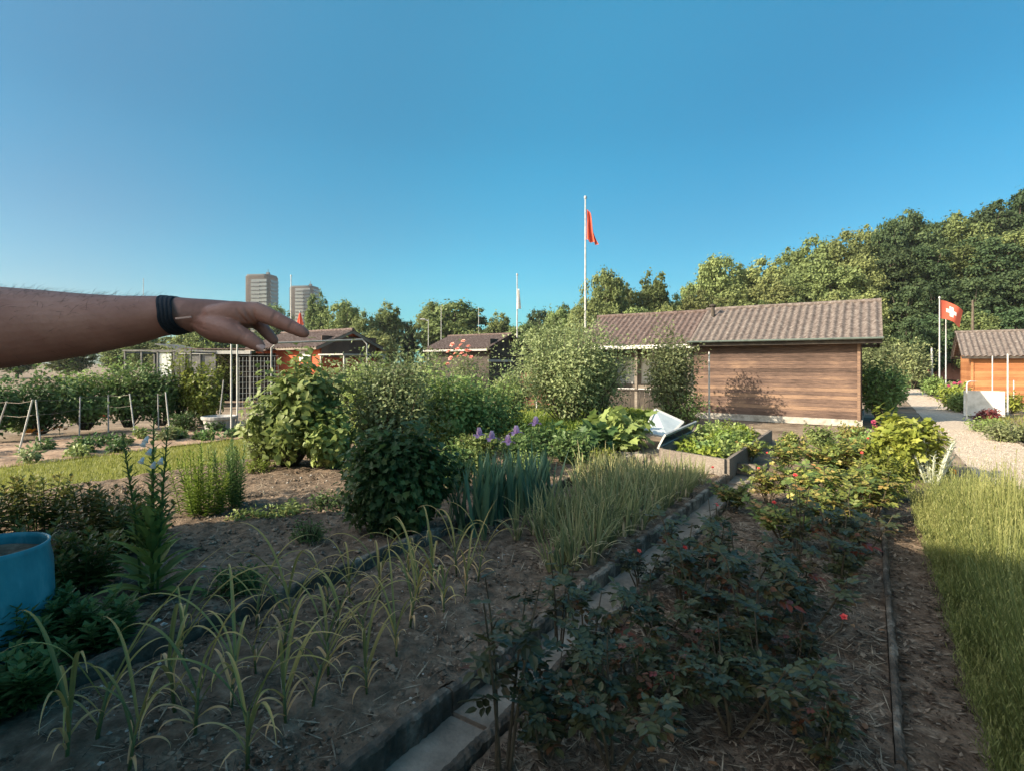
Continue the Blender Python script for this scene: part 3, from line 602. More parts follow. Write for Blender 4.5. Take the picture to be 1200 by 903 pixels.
# ------------------------------------------------------------------ tower blocks
def tower(px, ytop, Y, wpx, label):
    W_ = wpx/F*Y; H = CAMZ+(HZ-ytop)/F*Y; base = np.array([(px-600)/F*Y, Y, 0.])
    root = empty('tower_block', base, label, 'tower'); root.rotation_euler = (0, 0, R(-8))
    def ring(w_, d_, r, n=6):
        pts = []
        for cx, cy, a0 in ((w_/2-r, d_/2-r, 0), (-w_/2+r, d_/2-r, 90), (-w_/2+r, -d_/2+r, 180), (w_/2-r, -d_/2+r, 270)):
            for k in range(n+1): a = R(a0+90*k/n); pts.append((cx+r*math.cos(a), cy+r*math.sin(a)))
        return pts
    def prism(b, pts, z0, z1, rnd=None):
        n = len(pts); vs = [(x, y, z0) for x, y in pts]+[(x, y, z1) for x, y in pts]
        b.poly(vs, [(i, (i+1) % n, n+(i+1) % n, n+i) for i in range(n)]+[tuple(range(n))[::-1], tuple(range(n, 2*n))], rnd)
    w0 = W_*.82
    b = MB(); prism(b, ring(w0, w0*.8, w0*.22), 0, H); b.build('wall', M['tower'], root)
    b = MB(); ns = int(H/3)
    for k in range(ns):
        b.box((w0*.14, -w0*.405, 2+3*k), (w0*.62, .5, 2.1)); b.box((w0*.505, 0, 2+3*k), (.5, w0*.5, 2.1))
    b.build('window_band', M['darkglass'], root)
    b = MB()
    for k in range(ns): b.box((w0*.02, -w0*.43, .7+3*k), (w0*.34, 1.4, .7))
    b.build('balcony', M['towerb'], root)
    b = MB(); prism(b, ring(w0*.94, w0*.74, w0*.2), H, H+1.2); b.box((w0*.25, 0, H+2.4), (2.2, 2, 2.4)); b.tube([(w0*.25, 0, H+3), (w0*.25, 0, H+6)], .2); b.build('roof_plant', M['towerb'], root)
M['tower'] = surf('tower_concrete', [(.022, .016, .012), (.042, .031, .023), (.065, .049, .037)], .12, stretch=(1, 1, .2), rough=.9, bump=.2)
M['towerb'] = surf('tower_panel', [(.03, .035, .04), (.05, .055, .06)], .2, rough=.6, bump=.1)
tower(307, 325, 420, 38, 'taller rounded brown tower block standing clear on the skyline above the hand')
tower(357, 338, 470, 36, 'second rounded brown tower block partly behind trees on the skyline')

# ------------------------------------------------------------------ trees
ORDW = ['first', 'second', 'third', 'fourth', 'fifth', 'sixth', 'seventh', 'eighth', 'ninth', 'tenth', 'eleventh', 'twelfth', 'thirteenth', 'fourteenth', 'fifteenth', 'sixteenth', 'seventeenth', 'eighteenth', 'nineteenth', 'twentieth', 'twenty-first', 'twenty-second', 'twenty-third', 'twenty-fourth', 'twenty-fifth']
def crown_mesh(name, mat, H, rad, nclump, per, leaf, seed, tr0=.25, shape='quad', parent=None, squash=.8, cr=(.2, .36), gaps=.12):
    r = np.random.default_rng(seed); b = MB()
    zc = H*(tr0+(1-tr0)/2); hz = H*(1-tr0)/2
    c = []
    while len(c) < nclump:
        p = r.normal(0, 1, 3); p = p/np.linalg.norm(p)*(r.random()**.33)
        bump = .84+.16*math.sin(3*math.atan2(p[1], p[0])+seed)*math.cos(4*p[2]+seed)
        p = p*bump
        if r.random() < gaps: continue
        q = np.array([p[0]*rad, p[1]*rad, zc+p[2]*hz])
        if p[2] < -.2: q[:2] *= .8
        c.append(q)
    c = np.array(c); s = rad*(cr[0]+(cr[1]-cr[0])*r.random(nclump))
    n = nclump*per; ci = np.repeat(np.arange(nclump), per)
    d = nrm(r.normal(0, 1, (n, 3))); rr = np.abs(r.normal(0, .62, n))+.12; rr = np.minimum(rr, 1.5)
    P = c[ci]+d*(s[ci]*rr)[:, None]*np.array([1, 1, squash])
    N = nrm(d+np.array([0, 0, .6])+r.normal(0, .45, (n, 3))); D = nrm(np.cross(N, r.normal(0, 1, (n, 3)))+np.array([0, 0, -.2]))
    rv = np.clip(.5+.22*(r.random(nclump)[ci]-.5)*2+.25*(r.random(n)-.5), 0, 1)
    b.leaves(P, D, N, leaf*(.6+.8*r.random(n)), leaf*.8, rv, shape)
    o = b.build(name, mat, parent)
    tb = MB(); k = max(5, nclump//9)
    top = np.array([r.normal(0, .05)*rad, r.normal(0, .05)*rad, zc+hz*.45]); 
    tb.tube([(0, 0, -.3), (0, 0, H*tr0*.6), tuple(top*.6+np.array([0, 0, .0])), tuple(top)], [H*.022, H*.018, H*.012, H*.004], 8)
    for i in range(k):
        q = c[r.integers(nclump)]; z0 = H*(tr0*.8+.35*r.random()); st = np.array([0, 0, z0]); mid = (st+q)/2+np.array([0, 0, .06*H])
        tb.tube([st, mid, q], [H*.009, H*.006, H*.002], 5)
    tk = tb.build('trunk', M['bark'], parent)
    return o, tk
protos = {}
for key, mat, H, rad, sq, sd in (('a', 'forest_olive', 10, 3.6, .7, 1), ('b', 'forest_olive', 10, 3.0, .9, 2), ('c', 'forest_dark', 10, 3.4, .55, 3), ('d', 'forest_dark', 10, 2.8, .8, 4), ('e', 'forest_mid', 10, 3.5, .75, 5), ('f', 'forest_mid', 10, 2.7, .95, 6)):
    root = empty('broadleaf_tree', (0, 0, -500), 'tree', 'tree')
    crown_mesh('crown', M[mat], H, rad, 230, 58, .30, sd, tr0=.1, parent=root, squash=sq, cr=(.10, .26))
    protos[key] = root
used = {k: False for k in protos}
def ftree(key, px, ytop, Y, wpx=None, label='', group=None, zb=None):
    x = (px-600)/F*Y; top = CAMZ+(HZ-ytop)/F*Y; zb = float(hill(np.array(x), np.array(Y))) if zb is None else zb
    H = max(4., top-zb)
    if H > 17: zb = top-17; H = 17
    sx = H/10 if wpx is None else (wpx/F*Y)/6.6
    r = dup(protos[key], (x, Y, zb-.2), random.random()*6.28, (sx, sx, H/10*1.03), label, group)
    for k_ in (): pass
    return r
HG = 'trees on the wooded hillside'; HT = {}
_ft = ftree
def ftree(k, px, yt, Y, wd, lab, grp, **kw):
    o = _ft(k, px, yt, Y, wd, lab, grp, **kw)
    if grp == HG: HT.setdefault(lab, []).append((px, k, o))
    return o
row = [(655, 352, 62, 'e', 34), (682, 345, 58, 'a', 34), (709, 305, 56, 'e', 48), (735, 330, 60, 'b', 36), (764, 316, 58, 'f', 50), (790, 342, 60, 'a', 34), (815, 322, 62, 'e', 36), (842, 289, 60, 'e', 50), (868, 308, 64, 'b', 44), (893, 300, 60, 'a', 50), (925, 288, 62, 'b', 46), (955, 275, 62, 'a', 56), (990, 266, 60, 'a', 54), (1018, 262, 64, 'b', 48), (1040, 248, 60, 'c', 40), (1066, 238, 62, 'c', 54), (1096, 254, 64, 'd', 46), (1126, 246, 62, 'a', 54), (1158, 232, 64, 'c', 58), (1192, 220, 64, 'd', 64), (1228, 214, 66, 'c', 70), (1270, 210, 66, 'd', 70), (1320, 206, 66, 'c', 70)]
for px, yt, Y, k, wd in row: ftree(k, px, yt, Y, wd*1.15, 'tall broadleaf tree along the top of the wooded hillside', HG)
for px, yt, Y, k, wd in [(700, 345, 52, 'a', 46), (745, 352, 50, 'e', 46), (782, 352, 52, 'b', 44), (825, 335, 53, 'a', 50), (862, 332, 52, 'b', 50), (900, 322, 52, 'a', 54), (935, 312, 53, 'a', 54), (972, 300, 52, 'a', 60), (1010, 296, 52, 'b', 54), (1048, 282, 53, 'c', 58), (1085, 282, 52, 'd', 58), (1120, 280, 53, 'e', 60), (1155, 268, 52, 'c', 64), (1195, 262, 53, 'e', 70), (1240, 258, 53, 'd', 70), (1290, 258, 53, 'c', 70)]:
    ftree(k, px, yt, Y, wd*1.15, 'broadleaf tree halfway up the wooded hillside', HG)
for px, yt, Y, k, wd in [(800, 360, 44, 'e', 50), (850, 358, 45, 'a', 54), (890, 350, 44, 'b', 54), (930, 345, 45, 'a', 58), (975, 338, 44, 'a', 60), (1018, 335, 45, 'b', 56), (1060, 330, 44, 'd', 60), (1100, 322, 45, 'c', 62), (1140, 318, 44, 'd', 64), (1180, 308, 45, 'c', 66), (1220, 305, 45, 'd', 66), (1270, 305, 45, 'c', 66)]:
    ftree(k, px, yt, Y, wd*1.15, 'broadleaf tree in the lower row of the wooded hillside', HG)
for px, yt, Y, k, wd in [(1030, 372, 38, 'b', 40), (1065, 366, 38, 'd', 46), (1100, 362, 39, 'd', 50), (1140, 356, 38, 'e', 54), (1185, 350, 38, 'c', 60), (1230, 345, 38, 'd', 60), (955, 372, 38, 'a', 50), (1000, 366, 38, 'a', 50)]:
    ftree(k, px, yt, Y, wd*1.15, 'broadleaf tree at the foot of the wooded hillside', HG)
for lab, l in HT.items():
    l.sort(key=lambda t: t[0]); nm = {'a': 'olive green', 'b': 'narrow olive green', 'c': 'dark layered', 'd': 'dark green', 'e': 'fresh green', 'f': 'slim fresh green'}
    for k, (px, key, o) in enumerate(l): o['label'] = '%s %s, %s from left' % (nm[key], lab.replace('tall ', ''), ORDW[k])
# skyline trees on the left, far off
for px, yt, Y, k, wd, lab in [
    (322, 350, 120, 'e', 38, 'small round tree between the two tower blocks'),
    (372, 340, 70, 'f', 40, 'light green tree in front of the second tower block'),
    (402, 344, 68, 'e', 46, 'tree to the right of the second tower block above the red hut'),
    (425, 362, 66, 'a', 34, 'low tree in the dip right of the tower trees'),
    (455, 352, 70, 'f', 46, 'pointed tree on the skyline left of the broad round tree'),
    (478, 372, 74, 'd', 30, 'dark low tree beside the broad round skyline tree'),
    (530, 344, 72, 'e', 84, 'broad round tree on the skyline behind the dark gabled hut'),
    (505, 350, 74, 'a', 40, 'left shoulder tree of the broad round skyline clump'),
    (585, 364, 70, 'f', 44, 'tree on the skyline directly left of the white flag pole'),
    (630, 358, 78, 'd', 40, 'dark tree on the skyline right of the white flag pole'),
    (612, 372, 60, 'e', 44, 'low tree behind the white flag pole'),
    (640, 370, 52, 'a', 40, 'olive tree over the apple tree top'),
    (660, 348, 68, 'c', 26, 'narrow dark tree top left of the red flag pole'),
    (560, 382, 60, 'b', 50, 'low olive tree behind the dark gabled hut'),
    (440, 384, 60, 'a', 50, 'low olive tree behind the climbing vine'),
    (260, 385, 60, 'b', 50, 'low tree behind the wrist'), (200, 392, 58, 'a', 50, 'low tree behind the wristband'),
    (228, 376, 56, 'e', 46, 'tree hidden mostly by the wristband'), (168, 384, 58, 'f', 50, 'tree hidden mostly by the middle of the forearm'), (290, 380, 64, 'a', 40, 'tree hidden mostly by the hand'), (140, 398, 60, 'f', 50, 'low tree behind the forearm'), (80, 395, 60, 'a', 60, 'low tree far left behind the forearm'), (20, 390, 60, 'e', 60, 'low tree at the far left edge behind the arm'), (-50, 385, 60, 'e', 70, 'tree beyond the left edge')]:
    ftree(k, px, yt, Y, wd*1.05, lab, 'far trees along the left skyline', zb=0)
for k_, r_ in protos.items():
    for ch in list(r_.children): bpy.data.objects.remove(ch)
    bpy.data.objects.remove(r_)

# ------------------------------------------------------------------ shrub builder
def shrub(name, label, cat, base, H, rx, ry, n, leaf, mat, shape='kite', seed=0, group=None, twigs=60, wl=.6, bottom=.05, stem='cane', flat=1.0, up=.25, spread=.10, topp=1., lean=(0, 0), parts=('foliage', 'stem'), egg=0., lump=1.):
    r = np.random.default_rng(seed+100); base = np.array(base, float)
    root = empty(name, base, label, cat, group); root.rotation_euler = (0, 0, 0)
    d = nrm(r.normal(0, 1, (twigs, 3))); d[:, 2] = np.where(d[:, 2] < -.5, -d[:, 2], d[:, 2])
    rr = .5+.5*r.random(twigs)**.6; bumpy = .72+.34*r.random(twigs)+.34*(r.random(twigs) < .16); lob = .86+.2*np.sin(3*np.arctan2(d[:, 1], d[:, 0])+seed)*np.cos(5*d[:, 2]+seed*2); bumpy = 1+(bumpy*lob-1)*lump
    tip = d*(rr*bumpy)[:, None]; hz = H*(1-bottom)/2
    wsc = 1+egg*(-tip[:, 2])
    tips = np.stack([tip[:, 0]*rx*wsc+lean[0]*H*(tip[:, 2]+1)/2, tip[:, 1]*ry*wsc+lean[1]*H*(tip[:, 2]+1)/2, H*bottom+hz+tip[:, 2]*hz*.98], 1)
    tips[:, 2] = np.maximum(tips[:, 2], .03)
    orig = np.stack([tips[:, 0]*.12, tips[:, 1]*.12, np.zeros(twigs)], 1)
    mid = orig*.4+tips*.6; mid[:, 2] = tips[:, 2]*.55+.0
    sb = MB()
    for i in range(min(twigs, 45)):
        sb.tube([orig[i], (orig[i]+mid[i])/2, mid[i], tips[i]], [.004+.006*H, .004+.004*H, .003+.002*H, .002], 5, cap=False)
    sb.build(parts[1], M[stem], root)
    ti = r.integers(0, twigs, n); t = .35+.65*r.random(n)**.7
    Pm = np.where(t[:, None] < .6, orig[ti]+(mid[ti]-orig[ti])*(t/.6)[:, None], mid[ti]+(tips[ti]-mid[ti])*((t-.6)/.4)[:, None])
    sp = spread*(rx+ry)/2*(1+r.random(n)) + leaf*.3
    off = nrm(r.normal(0, 1, (n, 3)))*sp[:, None]; P = Pm+off; P[:, 2] = np.maximum(P[:, 2], .02)
    cen = np.array([0, 0, H*.45]); out = nrm(P-cen)
    N = nrm(out*.8+np.array([0, 0, .7*flat])+r.normal(0, .45, (n, 3)))
    D = nrm(out+np.array([0, 0, up])+r.normal(0, .6, (n, 3))); D = nrm(D-N*np.sum(D*N, 1, keepdims=True)*.7)
    rv = np.clip(.5+.3*(r.random(twigs)[ti]-.5)*2*.7+.35*(r.random(n)-.5), 0, 1)
    fb = MB(); fb.leaves(P, D, N, leaf*(.4+1.0*r.random(n)**1.3), leaf*wl*(.65+.6*r.random(n)), rv, shape)
    fo = fb.build(parts[0], M[mat], root)
    return root, tips+0
def flower_mb(b, c, r, n=12, up=(0, 0, 1), rs=None):
    up = nrm(np.array(up, float)); a = nrm(np.cross(up, (.3, .9, .1))); bb = np.cross(up, a)
    for ring, (k, el, sc) in enumerate(((5, .25, 1.), (5, .8, .8), (4, 1.2, .55))):
        ang = np.arange(k)*2*math.pi/k+ring*.5+random.random()
        D = (np.cos(ang)[:, None]*a+np.sin(ang)[:, None]*bb)*math.cos(el)+up*math.sin(el)
        N = up*math.cos(el)-(np.cos(ang)[:, None]*a+np.sin(ang)[:, None]*bb)*math.sin(el)
        b.leaves(np.repeat([c], k, 0), D, N, r*sc, r*sc*.95, None, 'oval')
def flowers(root, pts, r, mat, name='flower', share=False):
    for p in pts:
        b = MB(); flower_mb(b, np.array(p, float), r*random.uniform(.8, 1.2), up=(random.uniform(-.6, .2), random.uniform(-.8, .1), .7)); b.build(name, M[mat], root)

# ------------------------------------------------------------------ mid-ground shrubs
def sh(px, py, ytop, wpx, **k):
    b_ = gp(px, py); Y = b_[1]; H = CAMZ+(HZ-ytop)/F*Y; rx = wpx/F*Y/2*1.2; k.setdefault('ry', rx*.85); return b_, H, rx, k
def shp(name, label, cat, px, py, ytop, wpx, n, leaf, mat, **k):
    b_, H, rx, k = sh(px, py, ytop, wpx, **k); ry = k.pop('ry'); return shrub(name, label, cat, b_, H, rx, ry, n, leaf, mat, **k)
shp('climbing_vine', 'tall bushy vine with big pale green leaves under the fingertip', 'vine', 338, 549, 400, 112, 4200, .10, 'leaf_mid', shape='heart', seed=1, twigs=90, wl=.95, up=-.5, flat=.5, bottom=.0, egg=.30, lump=1.2, lean=(.20, 0))
# few shoots above
shp('vine_shoot', 'thin leafy shoots rising above the vine at the fingertip', 'vine shoot', 376, 544, 386, 30, 260, .085, 'leaf_mid', shape='heart', seed=2, twigs=10, wl=.9)
shp('willow_shrub', 'small fine leaved shrub at the left foot of the tall vine', 'shrub', 305, 551, 470, 50, 2200, .055, 'leaf_olive', seed=3, twigs=50, wl=.4)
shp('currant_bush', 'dark green currant bush standing in the shaded soil bed', 'currant bush', 465, 628, 487, 112, 8500, .07, 'leaf_dark', shape='lobed', seed=4, twigs=110, wl=.9, up=-.3, bottom=.0, spread=.12, lump=.45, egg=.05)
shp('fruit_shrub', 'olive leaved shrub rising behind the dark currant bush', 'shrub', 462, 540, 393, 130, 6500, .075, 'leaf_olive', seed=5, twigs=80, wl=.6)
shp('hazel_shrub', 'yellow green shrub between the currant bush and the purple irises', 'shrub', 518, 528, 418, 104, 5200, .075, 'leaf_mid', seed=6, twigs=70, wl=.75, shape='heart')
shp('berry_shrub', 'light green berry shrub left of the purple irises', 'shrub', 566, 524, 432, 84, 3800, .07, 'leaf_mid', seed=7, twigs=60, wl=.7)
shp('fruit_shrub', 'pale green tall shrub between the vine and the olive shrub', 'shrub', 432, 530, 402, 70, 3600, .075, 'leaf_mid', seed=14, twigs=60, wl=.6)
shp('fruit_shrub', 'olive shrub top below the dark gabled hut eave', 'shrub', 500, 515, 398, 80, 4200, .08, 'leaf_olive', seed=15, twigs=60, wl=.6)
shp('berry_shrub', 'leafy shrub filling the gap left of the apple tree', 'shrub', 590, 510, 430, 56, 2600, .08, 'leaf_mid', seed=16, twigs=50, wl=.7)
shp('weed_patch', 'tuft of pale weeds at the right foot of the tall vine', 'weed', 420, 556, 538, 40, 420, .05, 'leaf_mid', seed=17, twigs=24, wl=.4)
shp('climbing_vine', 'lower shaded right part of the big leaved vine next to the pale weeds', 'vine', 385, 552, 470, 56, 1300, .10, 'leaf_mid', shape='heart', seed=19, twigs=40, wl=.95, up=-.5, flat=.5, bottom=.0)
shp('weed_patch', 'tuft of weeds between the lilies and the willow shrub', 'weed', 300, 556, 538, 34, 500, .06, 'leaf_yel', seed=18, twigs=24, wl=.3)
r_, tp = shp('climbing_rose', 'climbing rose with salmon blooms in front of the dark gabled hut', 'rose', 545, 505, 398, 72, 3400, .07, 'leaf_olive', seed=8, twigs=60)
Y_ = gp(545, 505)[1]
flowers(r_, [np.array(at(x, y, Y_-.45))-gp(545, 505) for x, y in ((530, 404), (551, 412), (526, 412), (543, 400), (552, 419), (536, 409), (541, 414), (547, 411), (540, 405), (533, 415), (528, 420), (524, 427), (549, 406), (537, 418), (545, 417))], .07, 'petal_salmon')
r_, tp = shp('apple_tree', 'broad apple tree in front of the porch', 'tree', 667, 499, 365, 146, 15000, .10, 'leaf_olive', seed=9, twigs=120, wl=.55, bottom=.16, stem='bark', egg=-.32, lump=.8)
shp('apple_tree', 'low drooping apple tree part hanging over the leaning lid', 'tree', 700, 498, 398, 70, 3500, .09, 'leaf_olive', seed=10, twigs=60, wl=.55, bottom=.12, stem='bark')
shp('pear_tree', 'slim young fruit tree in front of the brown shed wall', 'tree', 788, 496, 374, 62, 7000, .10, 'leaf_olive', seed=11, twigs=44, wl=.55, bottom=.12, stem='bark', spread=.2)
shp('leafy_shrub', 'leafy shrub at the foot of the slim tree by the cold frame', 'shrub', 800, 497, 452, 60, 900, .08, 'leaf_mid', seed=12, twigs=30)
# fence shrubs on the left
for i, (px, py, yt, wd, mat, lab) in enumerate([
    (-20, 515, 432, 90, 'leaf_dark', 'dark bushy shrub at the far left edge under the arm'), (45, 508, 428, 90, 'leaf_dark', 'dark green raspberry bush behind the leaning stakes'),
    (100, 503, 424, 80, 'leaf_mid', 'green raspberry bush in the middle of the left hedge'), (150, 500, 412, 76, 'leaf_mid', 'light green bush behind the stakes under the forearm'),
    (190, 498, 424, 60, 'leaf_dark', 'dark bush right of the light green hedge bush'), (238, 497, 416, 52, 'leaf_yel', 'yellow green climber below the wristband')]):
    shp('hedge_shrub', lab, 'shrub', px, py, yt, wd, 3600, .10, mat, seed=20+i, twigs=60, wl=.7, group='shrubs behind the staked row')
shp('climbing_plant', 'climbing plant with yellow leaves reaching up to the wristband', 'climber', 212, 497, 390, 34, 900, .10, 'leaf_yel', seed=31, twigs=30)
shp('low_shrub', 'low round green plant left of the grey tub', 'plant', 217, 503, 480, 42, 1200, .07, 'leaf_dark', seed=32, twigs=40)
shp('low_shrub', 'bright green lettuce like plant at the left of the dry bed', 'plant', 22, 505, 487, 26, 500, .09, 'leaf_mid', seed=33, twigs=20)
# lily clump
def stemclump(name, label, cat, base, H, rx, n, leaf, lw, mat, seed, per=70, top=None, group=None, ny=.8, lean=.25, leafup=.5, t0=.1):
    r = np.random.default_rng(seed); root = empty(name, base, label, cat, group); sb = MB(); fb = MB(); tips = []
    for i in range(n):
        a = r.random()*6.28; q = r.random()**.6; bs = np.array([math.cos(a)*rx*q*.6, math.sin(a)*rx*ny*q*.6, 0]); h = H*(.7+.35*r.random())*(1-.25*q)
        tp = np.array([math.cos(a)*rx*q, math.sin(a)*rx*ny*q, h])+np.array([r.normal(0, lean*.1), r.normal(0, lean*.1), 0]); tips.append(tp)
        sb.tube([bs, (bs+tp)/2+[0, 0, .02], tp], [.005, .004, .002], 5, cap=False)
        t = t0+(1-t0)*np.arange(per)/per; P = bs+(tp-bs)*t[:, None]; aa = np.arange(per)*2.4+r.random()*6
        el = leafup*(1-.3*t)+t**4*.8; D = np.stack([np.cos(aa)*np.cos(el), np.sin(aa)*np.cos(el), np.sin(el)], 1)
        N = np.stack([-np.cos(aa)*np.sin(el), -np.sin(aa)*np.sin(el), np.cos(el)], 1)+r.normal(0, .2, (per, 3))
        fb.leaves(P, D, N, leaf*(1-.55*t**2)*(.8+.4*r.random(per)), lw, np.clip(.35+.4*t+r.normal(0, .15, per), 0, 1), 'kite')
    sb.build('stem', M['gstem'], root); fb.build('foliage', M[mat], root); return root, tips
stemclump('lily_clump', 'lit clump of upright lily stems with narrow yellow green leaves', 'lily', gp(238, 606), .80, .36, 26, .085, .016, 'lily', 41, per=60)
stemclump('lily_clump', 'darker clump of lily stems just right of the lit yellow green clump', 'lily', gp(272, 598), .84, .30, 20, .085, .016, 'leaf_dark', 42, per=60)
stemclump('lily_clump', 'thin single lily stems rising behind the lit clump', 'lily', gp(252, 590), 1.0, .22, 5, .085, .014, 'leaf_mid', 43, per=50)
# peony mass, front left, each plant its own
k = 0
for px, py, H, rx, mat in [(-30, 640, .62, .42, 'peony'), (45, 625, .62, .42, 'peony'), (115, 640, .60, .36, 'peony'), (10, 700, .55, .36, 'peony'), (85, 700, .50, .36, 'peony'), (150, 650, .55, .3, 'peony'), (-20, 780, .42, .32, 'leaf_dark'), (45, 770, .40, .3, 'leaf_dark'), (100, 765, .30, .26, 'leaf_dark'), (15, 830, .28, .25, 'leaf_dark')]:
    labs = ['peony bush at the left edge behind the blue barrel', 'brown tipped peony bush just behind the barrel rim', 'peony bush between the barrel and the foxglove', 'peony bush close behind the barrel side', 'shaded peony bush right of the barrel rim', 'peony bush right behind the tall foxglove', 'dark leafy plant below the barrel at the left edge', 'dark leafy plant in front of the barrel', 'low dark plant between barrel and foxglove foot', 'low dark plant at the bottom left beside the kerb']
    stemclump('peony_bush' if mat == 'peony' else 'leafy_plant', labs[k], 'peony' if mat == 'peony' else 'plant', gp(px, py), H, rx, 34, .11, .036, mat, 50+k, per=26, leafup=.25, lean=.6, t0=.2); k += 1
# foxglove
def foxglove(base):
    r = np.random.default_rng(77); root = empty('foxglove', base, 'tall foxglove with white bells and broad basal leaves in the shaded bed', 'foxglove')
    fb = MB(); sb = MB(); n = 46
    for i in range(n):
        t = i/n; a = i*2.4; el = .15+1.0*t; h = .04+.5*t**1.2
        D = np.array([math.cos(a)*math.cos(el), math.sin(a)*math.cos(el), math.sin(el)])
        N = np.array([-math.cos(a)*math.sin(el), -math.sin(a)*math.sin(el), math.cos(el)])
        L_ = .34*(1-.5*t)*r.uniform(.8, 1.15); fb.ribbons([[math.cos(a)*.03, math.sin(a)*.03, h]], a, 1.35-el, .9, L_, .085*(1-.35*t), 6, r.random()*.8, fold=.18, basew=.25, tipw=.05)
    fb.build('foliage', M['foxleaf'], root)
    fl = []
    for i, (dx, dy, hh) in enumerate(((-.20, .0, 1.14), (.0, .02, 1.30), (.12, -.02, 1.18), (-.03, .05, 1.02))):
        tp = np.array([dx, dy, hh]); sb.tube([(dx*.3, dy*.3, 0), tp*.5+np.array([dx*.1, 0, .05]), tp], [.009, .007, .003], 6)
        k = 60; t = .3+.7*np.arange(k)/k; P = tp*t[:, None]; aa = np.arange(k)*2.4; el = .5+.4*t
        D = np.stack([np.cos(aa)*np.cos(el), np.sin(aa)*np.cos(el), np.sin(el)], 1); N = np.stack([-np.cos(aa)*np.sin(el), -np.sin(aa)*np.sin(el), np.cos(el)], 1)
        lb = MB(); lb.leaves(P, D, N, .13*(1.12-t)**.8+.01, .042*(1.15-t)+.004, np.clip(r.random(k), 0, .8), 'oval'); lb.build('stem_leaf', M['foxleaf'], root)
    sb.build('stem', M['gstem'], root)
    for (x, y, z) in ((.02, -.04, 1.04), (-.035, -.03, .98), (.04, -.03, .95), (0, -.04, 1.12), (.10, -.05, .98), (-.03, -.02, 1.09)):
        b = MB(); p = np.array([x, y, z]); ax = nrm(np.array([x, -.5, -.6])); a_ = nrm(np.cross(ax, (0, 0, 1))); b_ = np.cross(ax, a_)
        vs = []; 
        for s_, rr in ((0, .005), (.012, .011), (.03, .013), (.042, .02)):
            for j in range(10): g_ = j*.6283; vs.append(p+ax*s_+rr*(math.cos(g_)*a_+math.sin(g_)*b_))
        b.poly(vs, [(i*10+j, i*10+(j+1) % 10, (i+1)*10+(j+1) % 10, (i+1)*10+j) for i in range(3) for j in range(10)]); b.build('flower', M['petal_white'], root)
foxglove(gp(178, 705))
shp('low_shrub', 'small grey green herb in the middle of the shaded left bed', 'herb', 360, 640, 608, 42, 800, .035, 'leaf_dark', seed=61, twigs=40, wl=.35)
shp('low_shrub', 'dark mounded herb behind the garlic near the foxglove', 'herb', 280, 700, 660, 60, 900, .05, 'leaf_dark', seed=62, twigs=40, wl=.35)
shp('low_shrub', 'low weed patch lit at the edge of the sunlit soil', 'weed', 330, 606, 588, 50, 420, .05, 'leaf_mid', seed=63, twigs=24, wl=.5)
shp('low_shrub', 'trailing weeds left of the currant bush', 'weed', 385, 598, 577, 60, 420, .05, 'leaf_dark', seed=64, twigs=24, wl=.5)
shp('low_shrub', 'pale low weeds right of the lily clump', 'weed', 290, 612, 598, 46, 380, .05, 'leaf_mid', seed=65, twigs=24, wl=.5)

# ------------------------------------------------------------------ garlic plants
def garlic_proto(seed, H=.52, nl=8):
    r = np.random.default_rng(seed); root = empty('garlic_plant', (0, 0, 0), 'x', 'garlic')
    sb = MB(); hx = r.normal(0, .02, 2); sh_ = H*.36
    sb.tube([(0, 0, -.02), (hx[0]*.5, hx[1]*.5, sh_*.5), (hx[0], hx[1], sh_)], [.0075, .0065, .006], 8, rnd=.2); sb.build('stem', M['garlic'], root, smooth=True)
    lb = MB(); a0 = r.random()*6.28
    for i in range(nl):
        t = i/(nl-1); a = a0+(i % 2)*math.pi+r.normal(0, .5); z = sh_*(.25+.75*t); P = [[hx[0]*z/sh_, hx[1]*z/sh_, z]]
        L_ = H*r.uniform(.6, 1.0)*(.75+.35*t); old = t < .3
        cv = r.uniform(1.9, 3.0) if not (i == nl-1 and r.random() < .12) else .6
        lb.ribbons(P, a, r.uniform(.3, .85)*(1.3-.6*t), cv*(1.15 if old else 1), L_*(.6 if old else 1), r.uniform(.011, .017), 16, (.85 if old else r.uniform(.2, .6)), (1. if old else r.uniform(.75, 1)), fold=.28, power=r.uniform(1.6, 3.8), basew=.8, tipw=.12)
    # dry basal leaf
    lb.ribbons([[0, 0, .04]], r.random()*6.28, .5, 2.3, .16, .012, 6, .95, 1., fold=.1)
    lb.build('leaf', M['garlic'], root); return root
GP = [garlic_proto(200+i, .5+.06*(i % 3)) for i in range(8)]
GL = 'garlic plant with arching yellow tipped leaves in the front of the shaded bed'
ORD = ['first', 'second', 'third', 'fourth', 'fifth', 'sixth', 'seventh', 'eighth', 'ninth', 'tenth', 'eleventh', 'twelfth', 'thirteenth', 'fourteenth', 'fifteenth', 'sixteenth', 'seventeenth', 'eighteenth', 'nineteenth', 'twentieth', 'twenty-first', 'twenty-second', 'twenty-third', 'twenty-fourth', 'twenty-fifth']
spots = [(78, 892), (112, 868), (150, 905), (228, 862), (290, 900), (205, 832), (300, 790), (215, 775), (335, 850), (365, 832), (330, 770), (385, 790), (300, 735), (345, 735), (395, 740), (430, 760), (430, 815), (465, 770), (480, 735), (410, 705), (445, 705), (490, 705), (385, 712), (520, 720), (505, 690), (545, 700), (560, 680), (535, 672), (480, 690), (270, 830)]
gg = []
for i, (px, py) in enumerate(spots):
    p = gp(px, py); U_, V_ = uv(p); V_ = min(max(V_, 1.85), 3.2); q = P2(U_, V_, 0)
    gg.append(dup(GP[i % 8], q, random.random()*6.28, random.uniform(.85, 1.2), GL, 'garlic plants in the shaded front bed'))
bands = [('nearest', []), ('second nearest', []), ('third nearest', []), ('farthest', [])]
